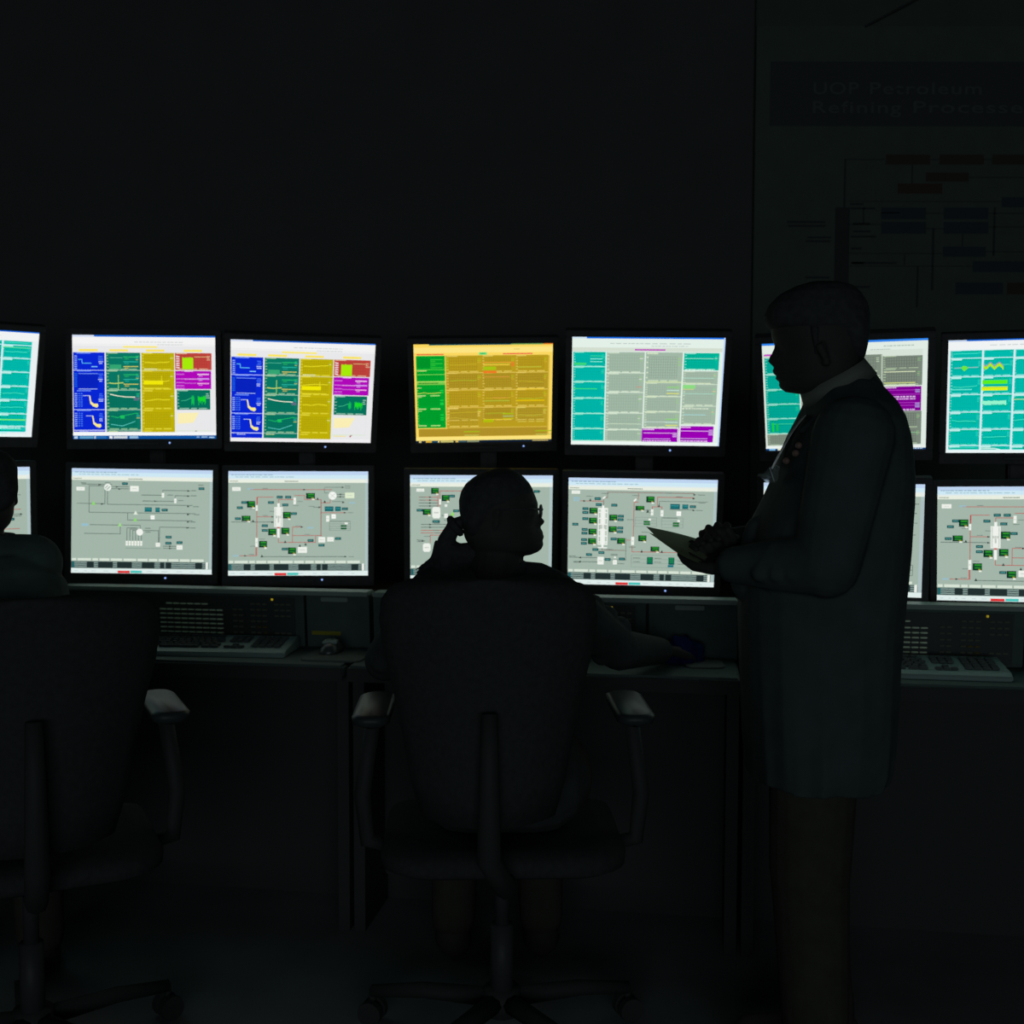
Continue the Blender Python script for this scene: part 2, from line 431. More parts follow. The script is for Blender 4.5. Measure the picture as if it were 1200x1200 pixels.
def orange():
    p = Pic(0, 0, 1000, 700)
    CR, GO, GN = (250, 215, 95), (186, 156, 30), (0, 163, 46)
    p.r(0, 0, 1000, 700, CR, 0); p.r(110, 0, 1000, 10, (15, 75, 90), 1); p.r(700, 0, 930, 10, (110, 160, 90), 2); p.r(930, 0, 1000, 10, (225, 120, 40), 2)
    p.r(0, 25, 1000, 62, (253, 228, 130), 1); p.tx(720, 40, 40, 4, (190, 170, 90))
    p.tx(20, 72, 195, 7, (238, 85, 65), 4, .97); p.tx(640, 72, 215, 8, (235, 90, 80), 4, .97)
    p.r(468, 60, 525, 78, (105, 225, 130), 3); p.tx(480, 69, 32, 5, (20, 120, 60))
    ys = [82, 200, 320, 445, 545]
    # green column
    p.r(15, 82, 222, 592, GN, 1)
    p.r(18, 95, 115, 165, mul(GN, .9), 2)
    for k in range(3): p.hl(118, 205, 108+k*28, (60, 205, 60), 4, 3); p.tx(120, 120+k*28, 35, 8, (50, 195, 55))
    p.hl(15, 222, 178, (90, 215, 80), 4, 3); p.tx(20, 185, 70, 7, (215, 225, 130)); p.hl(22, 222, 212, (130, 220, 90), 4, 3)
    for a, b in ((218, 250), (318, 345), (370, 440), (470, 560)):
        for i in range(12): p.vl(30+i*14, a, b, mul(GN, .86), 3, 2)
        for i in range(max(2, int((b-a)/16))): p.hl(30, 186, a+i*16, mul(GN, .88), 3, 2)
    p.r(15, 258, 222, 284, (120, 200, 75), 3); p.tx(30, 272, 140, 8, (40, 120, 40)); p.hl(15, 222, 262, (190, 225, 110), 5, 4)
    p.path([(25, 345), (70, 338), (100, 345), (190, 340)], (200, 225, 90), 4)
    for y in (360, 455, 575): p.tx(20, y, 60, 8, (205, 230, 150)); p.tx(112, y, 70, 8, (190, 235, 140))
    for y in (305, 370, 470): p.tx(20, y, 30, 6, (205, 230, 140))
    for y in (320, 335, 390, 410, 420, 495, 515, 530): p.r(182, y, 208, y+7, (30, 215, 70), 3)
    for k in range(14): p.r(17, 300+k*20, 26, 306+k*20, (130, 215, 110), 3)
    p.hl(222, 228, 300, CR, 4, 2)
    xs = [228, 488, 730, 968]
    tr = [(200, 180, 40), (175, 195, 45), None]
    for j in range(3):
        for i, (a, b) in enumerate(zip(ys, ys[1:]+[592])) if False else enumerate(zip(ys, ys[1:])):
            sh = -8*j
            chart(p, xs[j], a, xs[j+1], b+ (0), mix(GO, (176, 148, 38), (i % 2)*.8), (246, 222, 120), True, .87, tr[(i+j) % 3], 4, [(180, 195, 25), (190, 200, 40), (215, 180, 50)])
        p.r(xs[j], 545, xs[j+1], 598, GO, 1)
        p.hl(xs[j], xs[j+1], 202, (240, 210, 100), 4, 3); p.hl(xs[j], xs[j+1], 322, (240, 210, 100), 4, 3); p.hl(xs[j], xs[j+1], 447, (235, 200, 90), 4, 3); p.hl(xs[j], xs[j+1], 592, (230, 200, 90), 3, 3)
    p.r(228, 445, 488, 592, GO, 1); chart(p, 228, 450, 488, 592, (190, 160, 44), (246, 222, 120), True, .87, (200, 180, 60), 4)
    chart(p, 730, 450, 968, 560, (186, 158, 42), (225, 215, 100), True, .87, (190, 190, 60), 4)
    p.r(232, 95, 250, 180, (165, 170, 20), 3); p.r(232, 350, 252, 430, (165, 170, 20), 3)
    p.hl(498, 700, 132, (235, 150, 50), 6, 5); p.hl(498, 690, 148, (245, 210, 70), 6, 5); p.r(700, 130, 722, 160, (225, 130, 40), 5)
    p.r(498, 160, 590, 184, (165, 195, 20), 5); p.r(498, 190, 595, 206, (240, 120, 35), 5)
    p.hl(498, 690, 232, (215, 150, 60), 5, 5); p.hl(560, 680, 380, (215, 150, 60), 5, 5); p.hl(500, 690, 402, (175, 195, 60), 6, 5)
    p.hl(500, 700, 535, (235, 200, 40), 6, 5); p.r(495, 535, 570, 555, (175, 190, 10), 5)
    for k, cc in enumerate(((165, 195, 20), (170, 190, 110), (190, 190, 30))): p.hl(640, 720, 495+k*18, cc, 8, 5)
    p.hl(740, 945, 402, (225, 190, 10), 10, 5); p.hl(740, 940, 320, (240, 205, 60), 8, 5); p.hl(745, 920, 165, (190, 195, 60), 6, 5)
    p.r(20, 598, 968, 655, (180, 146, 48), 1)
    for i in range(60): p.vl(40+i*15.3, 602, 650, mul(GO, .9), 4, 2)
    for i in range(4): p.hl(30, 960, 605+i*14, mul(GO, .9), 3, 2)
    for x in (350, 880): p.hl(x, x+120, 622, (165, 190, 20), 7, 4); p.hl(x+5, x+115, 648, (190, 195, 90), 6, 4)
    p.r(0, 658, 1000, 684, (252, 228, 125), 3); p.r(968, 80, 1000, 684, (250, 215, 95), 3); p.r(968, 85, 978, 650, (205, 175, 60), 4)
    p.r(0, 684, 1000, 700, (10, 28, 52), 3)
    for x, w, cc in ((20, 18, (225, 205, 130)), (70, 45, (225, 180, 60)), (115, 45, (20, 70, 100)), (160, 12, (235, 215, 140)), (180, 95, (200, 190, 110)), (290, 20, (225, 190, 90)), (310, 60, (60, 90, 100)), (375, 90, (130, 140, 110))): p.r(x, 686, x+w, 698, cc, 4)
    p.tx(860, 692, 120, 6, (230, 205, 120))
    return p

TEAL, GREY, PUR = (0, 183, 170), (162, 184, 166), (152, 0, 178)
def teal_grey():
    p = Pic(0, 0, 1000, 700)
    p.r(0, 0, 1000, 700, (226, 240, 232), 0); p.r(0, 0, 1000, 12, (20, 105, 225), 1); p.r(0, 0, 95, 12, (205, 225, 240), 2); p.r(990, 0, 1000, 700, (190, 215, 250), 1)
    p.tx(250, 42, 530, 5, (185, 198, 195)); p.tx(520, 58, 240, 5, (190, 200, 198)); p.r(0, 68, 985, 92, (212, 222, 208), 1)
    p.tx(412, 81, 200, 9, (185, 45, 190), 4, .98)
    ys = [96, 192, 288, 395, 496, 595, 676]
    for a, b in zip(ys, ys[1:]):
        chart(p, 8, a, 222, b, TEAL, (190, 245, 215), True, .93, None, 3, [(40, 225, 150), (70, 220, 190)])
        p.hl(8, 222, b-2, (175, 240, 220), 5, 3)
    for k in range(3): p.hl(120, 200, 122+k*18, (60, 220, 130) if k < 1 else (150, 240, 215), 4, 4)
    p.r(15, 165, 95, 180, (55, 215, 120), 4); p.hl(10, 170, 332, (60, 230, 110), 5, 4)
    ys = [96, 230, 355, 490, 600, 676]
    for a, b in zip(ys, ys[1:]):
        chart(p, 228, a, 478, b, GREY, (225, 240, 215), True, .93, None, 3, [(150, 205, 130), (225, 235, 215)])
        p.hl(228, 478, b-2, (220, 235, 215), 5, 3)
    p.hl(240, 470, 560, (205, 225, 195), 4, 4); p.hl(430, 465, 318, (195, 150, 130), 6, 4)
    ys = [96, 290, 380, 480, 584]
    for i, (a, b) in enumerate(zip(ys, ys[1:])):
        chart(p, 487, a, 727, b, GREY, (225, 240, 205), True, .92 if i else .87, None, 3, [(150, 205, 130)])
        p.hl(487, 727, b-2, (215, 230, 200), 5, 3)
    for a in (300, 508):
        for k, cc in enumerate(((140, 210, 120), (190, 225, 210), (215, 220, 120))): p.hl(632, 715, a+18+k*20, cc, 7, 4)
    p.hl(490, 640, 545, (205, 225, 215), 4, 4)
    p.r(487, 280, 727, 288, (190, 210, 160), 4)
    p.r(478, 588, 718, 676, PUR, 3); p.tx(485, 594, 75, 7, (240, 215, 240)); p.hl(490, 690, 618, (235, 200, 245), 4, 4); p.hl(490, 670, 656, (220, 170, 240), 4, 4); p.tx(485, 670, 190, 7, (230, 190, 240))
    for k in range(3): p.r(685, 615+k*11, 715, 622+k*11, (215, 170, 235), 5)
    chart(p, 737, 98, 967, 208, (0, 180, 155), (200, 245, 225), True, .92, None, 3, [(40, 225, 150), (230, 245, 235)]); p.hl(750, 930, 133, (150, 235, 205), 4, 4); p.tx(745, 205, 185, 7, (205, 245, 225))
    ys = [214, 300, 440, 560]
    for a, b in zip(ys, ys[1:]):
        chart(p, 737, a, 965, b, GREY, (220, 235, 205), True, .94, None, 3, [(130, 220, 140), (225, 205, 140)])
        p.hl(737, 965, b-2, (210, 228, 205), 4, 3)
    p.hl(737, 940, 258, (175, 225, 205), 4, 4); p.hl(737, 920, 290, (215, 230, 195), 5, 4); p.r(738, 302, 820, 325, (140, 220, 130), 4); p.hl(738, 810, 330, (205, 215, 130), 5, 4); p.hl(737, 940, 358, (170, 220, 200), 4, 4); p.tx(740, 455, 180, 6, (225, 235, 215)); p.hl(750, 900, 495, (165, 215, 215), 5, 4)
    p.r(725, 570, 957, 676, PUR, 3); p.tx(730, 578, 75, 8, (240, 215, 240)); p.hl(735, 925, 602, (235, 200, 245), 4, 4); p.hl(735, 920, 652, (225, 180, 240), 4, 4); p.tx(735, 669, 185, 8, (235, 205, 245))
    for k in range(4): p.r(925, 592+k*10, 955, 599+k*10, (205, 150, 230), 5)
    p.vl(225, 96, 676, (215, 240, 228), 9, 4); p.vl(483, 96, 676, (222, 238, 225), 7, 2); p.vl(732, 96, 676, (225, 240, 228), 8, 4)
    p.r(0, 680, 990, 700, (236, 246, 242), 3); p.r(0, 92, 6, 690, (222, 240, 232), 2)
    return p

def teal_purple():
    p = Pic(0, 0, 1000, 700)
    p.r(0, 0, 1000, 700, (214, 226, 214), 0); p.r(0, 0, 1000, 16, (45, 130, 235), 1); p.r(0, 16, 1000, 66, (224, 236, 228), 1)
    p.tx(740, 42, 180, 6, (170, 188, 180)); p.tx(660, 62, 120, 5, (170, 186, 178)); p.tx(10, 78, 150, 8, (185, 60, 190), 4, .97); p.r(15, 70, 60, 82, (200, 90, 200), 4)
    T2 = (0, 166, 148)
    ys = [92, 200, 300, 395, 490, 590]
    for a, b in zip(ys, ys[1:]):
        chart(p, 12, a, 226, b, T2, (190, 235, 215), True, .93, None, 3, [(40, 210, 140)])
        p.hl(12, 226, b-2, (165, 230, 210), 4, 3)
    p.r(45, 515, 58, 575, (25, 205, 60), 4); p.r(72, 520, 86, 570, (20, 190, 70), 4); p.hl(40, 220, 522, (60, 205, 150), 4, 3)
    G2 = (126, 140, 126)
    chart(p, 12, 592, 230, 665, G2, (190, 215, 180), True, .88, None)
    for x0, x1 in ((236, 480), (486, 727)):
        for a, b in ((92, 200), (200, 320), (320, 450), (450, 560), (560, 665)): chart(p, x0, a, x1, b, G2, (200, 220, 185), True, .86)
    for a, b in ((105, 185), (185, 288), (452, 560), (560, 665)): chart(p, 735, a, 970, b, mul(G2, .97), (200, 225, 180), True, .84, None, 3, [(130, 190, 125), (180, 205, 150)])
    p.hl(745, 930, 203, (220, 230, 190), 5, 4); p.hl(745, 930, 272, (205, 215, 130), 6, 4); p.hl(745, 930, 285, (215, 230, 190), 5, 4); p.hl(760, 950, 590, (140, 200, 150), 4, 4)
    p.r(738, 296, 966, 450, (128, 0, 146), 3); p.tx(742, 302, 75, 7, (230, 200, 230))
    for y in (318, 345, 398, 415): p.hl(745, 960, y, (175, 60, 190), 4, 4)
    for y in (360, 374, 442): p.tx(742, y, 190, 8, (225, 190, 235))
    for y in (315, 327, 400, 412, 422): p.r(930, y, 958, y+7, (170, 150, 220), 5)
    p.vl(231, 92, 592, (214, 226, 214), 8, 4); p.vl(731, 92, 665, (180, 195, 175), 6, 2)
    p.r(970, 66, 1000, 690, (222, 234, 226), 3)
    p.r(0, 672, 1000, 688, (236, 242, 238), 3); p.r(0, 688, 1000, 700, (15, 60, 120), 3); p.r(20, 688, 60, 700, (120, 180, 225), 4); p.r(75, 688, 110, 700, (220, 225, 200), 4); p.tx(830, 693, 150, 7, (190, 215, 235))
    return p

def all_teal(flip=False):
    p = Pic(0, 0, 1000, 700)
    p.r(0, 0, 1000, 700, (228, 238, 240), 0); p.r(0, 0, 1000, 10, (20, 100, 215), 1); p.r(0, 0, 110, 12, (200, 215, 240), 2); p.r(0, 10, 1000, 62, (240, 243, 243), 1); p.tx(250, 36, 500, 5, (200, 208, 210))
    TL = (0, 186, 172)
    xs = [15, 208, 395, 595, 790, 985] if not flip else [15, 210, 405, 600, 765, 960]
    ys = [66, 112, 226, 335, 444, 552, 655, 682] if not flip else [66, 92, 178, 268, 362, 452, 545, 630, 668]
    for i, (x0, x1) in enumerate(zip(xs, xs[1:])):
        for a, b in zip(ys, ys[1:]):
            big = b-a > 60
            chart(p, x0, a, x1, b, TL, (190, 245, 235), big, .94, (70, 225, 190) if rnd.random() < .4 else None, 4, [(60, 220, 190)], foot=big, head=True)
            p.hl(x0, x1, b, (200, 238, 238), 5, 3)
            p.r(x0+6, b+3, x0+(x1-x0)*.36, b+12, (190, 240, 232), 4)
        p.vl(x1+2, 62, 685, (215, 235, 240), 12, 4)
    if flip:
        p.r(960, 62, 1000, 685, (232, 240, 242), 5); p.hl(768, 950, 108, (100, 230, 150), 5, 5); p.hl(768, 950, 585, (130, 240, 90), 8, 5); p.hl(640, 720, 585, (120, 230, 100), 8, 5); p.tx(770, 640, 150, 12, (170, 235, 225))
        for k, cc in enumerate(((40, 215, 130), (60, 210, 190), (130, 225, 110))):
            p.hl(655, 745, 108+k*20, cc, 6, 5); p.hl(655, 745, 205+k*20, cc, 6, 5)
    else:
        p.path([(40, 172), (75, 170), (185, 168)], (150, 190, 190), 5); p.poly([(80, 172), (92, 158), (112, 160), (125, 172), (100, 192)], (110, 230, 60), 6)
        for k in range(24):
            x = 214+k*5; y = 166+10*math.sin(k*.6)+rnd.uniform(-2, 2); p.r(x, y-10, x+6, y+8, (175, 235, 25), 6); p.r(x, y-16, x+6, y-11, (190, 110, 185), 6)
        p.r(212, 248, 362, 272, (90, 238, 30), 6); p.r(208, 288, 364, 312, (225, 245, 20), 6); p.r(208, 290, 364, 298, (205, 225, 40), 7)
        for k in range(20): p.r(210+k*7.4, 372+rnd.uniform(0, 6), 218+k*7.4, 396+rnd.uniform(-4, 6), (150, 245, 205), 6)
        p.path([(212, 672), (300, 672), (350, 684)], (220, 245, 235), 5); p.hl(400, 590, 368, (190, 215, 120), 5, 5); p.hl(20, 150, 304, (110, 230, 210), 6, 5)
    p.r(0, 682, 1000, 700, (232, 244, 244), 6)
    return p

# ---- process diagrams
LG, LR, TD = (78, 92, 88), (190, 62, 66), (8, 72, 76)
def diagram(x0, y0, x1, y1, red_at=.33, bg=(162, 181, 168)):
    p = Pic(x0, y0, x1, y1); w, h = x1-x0, y1-y0
    X = lambda u: x0+u*w
    Y = lambda v: y0+v*h
    p.X, p.Y, p.k = X, Y, w/983
    p.r(x0, y0, x1, y1, bg, 0)
    p.r(x0, y0, x1, Y(.035), (190, 212, 240), 1); p.r(x0, Y(.035), x1, Y(.07), (205, 232, 244), 1); p.r(x0, Y(.07), x1, Y(.11), (226, 234, 232), 1)
    p.tx(X(.02), Y(.035), w*.3, h*.008, (140, 170, 190), 3); p.tx(X(.05), Y(.055), w*.42, h*.007, (160, 190, 200), 3)
    p.r(x0, Y(.082), X(.975), Y(.11), (232, 238, 224), 2); p.tx(X(.01), Y(.096), w*.06, h*.008, (130, 145, 135), 3); p.tx(X(.40), Y(.096), w*.1, h*.009, (110, 125, 118), 3)
    p.r(X(.978), Y(.11), x1, Y(.955), mix(bg, (190, 215, 235), .35), 1)
    # tab row and alarm list
    for u0, u1 in ((.005, .035), (.045, .14), (.15, .19), (.20, .27), (.28, .36), (.37, .46), (.47, .54), (.55, .61), (.62, .68), (.69, .76), (.77, .84), (.85, .94)): p.r(X(u0), Y(.858), X(u1), Y(.882), (214, 226, 212), 2)
    p.r(x0, Y(.888), X(.975), Y(.952), (70, 88, 86), 1)
    for k in range(3):
        y = Y(.900+k*.019); p.hl(X(.02), X(.965), y, (150, 172, 165), h*.007, 2)
        for j in range(16): p.r(X(.03+j*.057), y-h*.008, X(.03+j*.057+rnd.uniform(.01, .035)), y+h*.006, (120, 142, 136), 3)
    for u0, u1 in ((.11, .16), (.19, .295), (.325, .43), (.50, .59), (.63, .66), (.67, .71), (.88, .93)): p.r(X(u0), Y(.891), X(u1), Y(.949), (34, 48, 48), 4)
    p.r(X(.008), Y(.891), X(.022), Y(.949), (20, 100, 105), 4); p.r(X(.955), Y(.885), X(.972), Y(.952), (232, 238, 230), 5)
    p.r(x0, Y(.955), x1, y1, (222, 236, 234), 1); p.tx(X(.02), Y(.98), w*.9, h*.006, (190, 208, 206), 2, .4)
    p.r(X(red_at), Y(.975), X(red_at+.085), Y(.998), (222, 48, 50), 3); p.r(X(red_at+.09), Y(.973), X(red_at+.17), Y(.996), (70, 195, 185), 3)
    return p
def lb(p, x, y, w=42):      # small tag number plate
    k = p.k; p.r(x-w/2*k, y-9*k, x+w/2*k, y+9*k, TD, 5); p.tx(x-w*.36*k, y, w*.7*k, 6*k, (90, 165, 160), 6)
def gb(p, x, y, w=56, h=46):  # controller faceplate
    k = p.k; p.r(x-w/2*k, y-h/2*k, x+w/2*k, y+h/2*k, (10, 42, 38), 5)
    p.r(x-w*.33*k, y-h*.40*k, x+w*.44*k, y-h*.1*k, (22, 120, 36), 6); p.r(x-w*.33*k, y+h*.0*k, x+w*.44*k, y+h*.3*k, (18, 100, 40), 6)
    p.hl(x-w*.26*k, x+w*.36*k, y-h*.25*k, (62, 168, 50), 4*k, 7); p.hl(x-w*.26*k, x+w*.30*k, y+h*.14*k, (55, 150, 55), 4*k, 7)
    p.r(x+w*.1*k, y+h*.30*k, x+w*.36*k, y+h*.44*k, (170, 160, 40), 7); p.r(x+w*.16*k, y+h*.46*k, x+w*.46*k, y+h*.70*k, (235, 240, 225), 5)
def tl(p, x, y, w=90, h=32):  # teal totals block
    k = p.k; p.r(x, y-h/2*k, x+w*.55*k, y+h/2*k, (12, 92, 100), 5); p.tx(x+4*k, y-5*k, w*.45*k, 6*k, (70, 165, 165), 6); p.tx(x+4*k, y+6*k, w*.45*k, 6*k, (40, 130, 130), 6)
def wb(p, x0, y0, x1, y1, c=(236, 240, 232)): p.r(x0, y0, x1, y1, c, 5); p.tx(x0+(x1-x0)*.2, (y0+y1)/2, (x1-x0)*.6, (y1-y0)*.12, (190, 198, 188), 6)
def arr(p, x, y, c=(30, 36, 36), d=1):
    k = p.k; p.poly([(x-9*k*d, y-6*k), (x+9*k*d, y), (x-9*k*d, y+6*k)], c, 5)
def pipe(p, pts, c=LG, w=3.6):
    for (xa, ya), (xb, yb) in zip(pts, pts[1:]):
        if abs(xa-xb) > abs(ya-yb): p.hl(min(xa, xb)-w*p.k/2, max(xa, xb)+w*p.k/2, ya, c, w*p.k, 3)
        else: p.vl(xa, min(ya, yb), max(ya, yb), c, w*p.k, 3)

def dia_flow():       # heat exchanger and pump lines
    p = diagram(373, 84, 1106, 631, .33); k = p.k
    pipe(p, [(425, 166), (580, 166)]); pipe(p, [(463, 314), (463, 174), (545, 174)]); pipe(p, [(463, 313), (1015, 318)]); pipe(p, [(400, 267), (545, 269), (545, 195)])
    pipe(p, [(558, 195), (558, 270), (1000, 275)]); pipe(p, [(575, 177), (672, 177)]); pipe(p, [(575, 188), (672, 188)])
    pipe(p, [(664, 316), (664, 351), (1000, 356)]); pipe(p, [(470, 378), (730, 380), (730, 395)]); pipe(p, [(440, 424), (626, 427), (626, 380)])
    pipe(p, [(846, 215), (846, 193), (985, 195)]); pipe(p, [(735, 219), (840, 219)]); pipe(p, [(910, 240), (910, 220), (985, 222)]); pipe(p, [(740, 250), (905, 250)])
    pipe(p, [(742, 405), (825, 407), (825, 470)]); pipe(p, [(830, 470), (830, 386), (985, 388)]); pipe(p, [(852, 486), (918, 486)]); pipe(p, [(852, 497), (918, 497)]); pipe(p, [(655, 499), (835, 500)], (130, 148, 140))
    for i in range(6):
        x = 661+i*15; pipe(p, [(x, 460), (x, 392+i*6 if i < 4 else 425), (715, 392+i*6 if i < 4 else 425)]); wb(p, x-6, 460, x+5, 485)
    for x, y in ((518, 168), (608, 178), (622, 189), (532, 269), (808, 250), (980, 194), (980, 221), (980, 276), (980, 318), (980, 357), (977, 388), (888, 486), (888, 497)): arr(p, x, y)
    p.disc(559, 181, 19, (232, 238, 230)); p.path([(545, 186), (560, 172)], (165, 180, 170), 5, 6); p.path([(553, 194), (572, 176)], (165, 180, 170), 5, 6)
    p.disc(727, 414, 18, (238, 240, 234))
    wb(p, 397, 181, 440, 200); wb(p, 675, 172, 720, 201); wb(p, 840, 206, 853, 231); wb(p, 905, 234, 917, 259); wb(p, 783, 325, 804, 346, (248, 250, 246)); wb(p, 811, 468, 834, 489); wb(p, 920, 480, 951, 503)
    for x, y, c in ((486, 265, (140, 215, 110)), (705, 313, (225, 235, 220)), (703, 349, (140, 215, 110)), (624, 376, (160, 220, 140))): p.poly([(x-11, y+9), (x, y-12), (x+11, y+9)], c, 6)
    lb(p, 648, 161, 40); lb(p, 1047, 181, 40); lb(p, 856, 296); lb(p, 878, 438); lb(p, 877, 470); lb(p, 935, 466); tl(p, 752, 295); tl(p, 808, 296, 55)
    for x, y in ((420, 160), (545, 157), (1030, 163), (992, 192), (992, 219), (1005, 276), (1010, 318), (990, 357), (990, 388), (740, 219), (742, 250), (870, 217), (755, 393), (757, 413), (925, 245)): p.tx(x, y, 28, 4, (85, 100, 94), 4)
    p.r(425, 372, 460, 385, (150, 190, 205), 3)
    return p

def dia_column():     # tall column, red piping
    p = diagram(107, 133, 1088, 866, .33)
    pipe(p, [(260, 262), (830, 262)], LR); pipe(p, [(310, 365), (310, 315), (420, 315)], LR); pipe(p, [(306, 315), (306, 730)], LR, 4); pipe(p, [(306, 453), (420, 453)], LR); pipe(p, [(130, 490), (415, 492)], LG); pipe(p, [(457, 365), (457, 332), (565, 332)], LR); pipe(p, [(570, 303), (640, 303), (640, 332), (755, 332)], LR)
    pipe(p, [(757, 332), (757, 590)], LR, 3); pipe(p, [(757, 355), (820, 355), (820, 330)], LR); pipe(p, [(757, 424), (935, 424)], LR); pipe(p, [(457, 600), (457, 633), (718, 633), (718, 586)], LR); pipe(p, [(556, 633), (556, 525), (620, 525)], LR); pipe(p, [(556, 585), (760, 585)], LR)
    pipe(p, [(185, 727), (300, 727), (302, 660)], LR); pipe(p, [(335, 733), (930, 733)]); pipe(p, [(780, 245), (905, 245)], LG, 2.5); pipe(p, [(780, 250), (782, 285), (810, 290)], LG, 2.5); pipe(p, [(862, 295), (920, 295)]); pipe(p, [(862, 312), (920, 312)]); pipe(p, [(835, 345), (915, 352)], LG, 2.5); pipe(p, [(705, 386), (755, 386)]); pipe(p, [(755, 332), (755, 585)], (110, 110, 106), 3)
    wb(p, 428, 385, 487, 525); p.vl(437, 390, 520, (150, 168, 160), 3, 6); p.vl(478, 390, 520, (150, 168, 160), 3, 6); wb(p, 449, 358, 466, 600, (240, 242, 238)); p.r(449, 525, 466, 535, (200, 80, 80), 7)
    wb(p, 298, 372, 312, 412); wb(p, 296, 602, 314, 665); wb(p, 562, 318, 580, 365); p.disc(837, 304, 29, (240, 243, 238)); p.path([(818, 290), (856, 320)], (190, 200, 192), 3, 6); p.path([(818, 320), (856, 288)], (190, 200, 192), 3, 6)
    wb(p, 925, 282, 990, 322, (222, 236, 205)); wb(p, 792, 444, 815, 487); wb(p, 830, 435, 860, 466, (248, 250, 246)); wb(p, 738, 595, 786, 633); wb(p, 800, 596, 846, 627); wb(p, 594, 665, 658, 707); wb(p, 133, 245, 192, 272)
    for x, y in ((266, 366), (516, 442), (414, 560), (506, 553), (350, 646), (553, 692)): gb(p, x, y)
    gb(p, 231, 465, 62, 38); gb(p, 682, 306, 62, 40)
    for x, y in ((218, 353), (187, 390), (174, 467), (405, 353), (466, 315), (525, 315), (505, 370), (566, 431), (362, 516), (362, 549), (683, 620), (502, 680), (924, 397), (876, 606), (760, 653)): lb(p, x, y)
    tl(p, 782, 397, 112, 34); tl(p, 855, 397, 74, 32)
    p.r(815, 482, 962, 487, (110, 126, 118), 4)
    for y in (484, 503, 520, 535, 548): p.hl(815, 962, y, (118, 134, 126), 2.5, 3)
    for x in (815, 962): p.vl(x, 484, 548, (118, 134, 126), 2.5, 3)
    for y in (517, 535): p.r(895, y-6, 936, y+6, (20, 90, 50), 5)
    wb(p, 922, 492, 944, 505)
    for x, y in ((640, 262), (910, 245), (896, 295), (896, 312), (914, 352), (925, 424), (748, 386), (418, 453), (418, 491), (624, 525), (228, 727), (930, 733)): arr(p, x, y)
    for x, y in ((608, 655), (648, 645), (782, 345), (505, 628), (342, 728), (280, 482), (732, 325)): p.poly([(x-9, y+9), (x, y-9), (x+9, y+9)], (48, 58, 56), 6)
    for x, y in ((345, 254), (345, 444), (640, 577), (250, 718), (925, 237), (925, 250), (945, 424), (950, 733), (575, 518), (670, 380), (260, 660), (395, 415), (560, 373), (590, 345), (325, 610), (255, 400)): p.tx(x, y, 38, 4, (95, 105, 100), 4)
    for x, y in ((240, 258), (955, 354), (660, 530), (140, 727)): p.tx(x, y, 42, 12, (150, 190, 205), 3)
    return p

def dia_furnace():    # partly hidden by the seated woman
    p = diagram(123, 160, 1128, 905, .33)
    pipe(p, [(332, 380), (332, 272), (640, 272)], LR); pipe(p, [(318, 385), (318, 300)], LR)
    for i, y in enumerate((316, 337, 357, 378)): pipe(p, [(185, y), (320, y)], LG if i > 1 else LR); arr(p, 266, y)
    for y in (508, 528, 550, 568): pipe(p, [(200, y), (470, y)], LR if y > 540 else LG)
    arr(p, 266, 509); arr(p, 266, 528); pipe(p, [(264, 640), (264, 584), (420, 578)], LR); pipe(p, [(180, 625), (225, 625)]); arr(p, 215, 625); pipe(p, [(345, 445), (420, 445)])
    for x0, y0, x1, y1 in ((278, 385, 335, 465), (212, 642, 266, 702)): wb(p, x0+6, y0, x1-6, y1); wb(p, x0, y0+8, x1, y1-8)
    wb(p, 326, 330, 340, 368); wb(p, 362, 432, 388, 462); wb(p, 167, 256, 222, 277); wb(p, 366, 366, 384, 384); p.poly([(408, 445), (420, 415), (434, 445)], (140, 220, 90), 6)
    gb(p, 297, 272, 52, 40); gb(p, 372, 322, 54, 42); gb(p, 240, 420, 56, 40); lb(p, 416, 308); lb(p, 190, 408); lb(p, 447, 412); lb(p, 305, 487, 50)
    for x, y in ((190, 316), (190, 337), (195, 357), (210, 378), (200, 508), (200, 528), (285, 550), (295, 568), (220, 592), (170, 618), (170, 630), (360, 478), (290, 500)): p.tx(x, y, 42, 4, (70, 82, 78), 4)
    p.tx(1000, 272, 45, 5, (60, 75, 70), 4); lb(p, 1015, 274, 40)
    for y in (500, 620): lb(p, 700, y); gb(p, 620, y+40)
    pipe(p, [(560, 330), (900, 330)], LR); pipe(p, [(560, 330), (560, 650)], LR); wb(p, 700, 380, 760, 520)
    return p

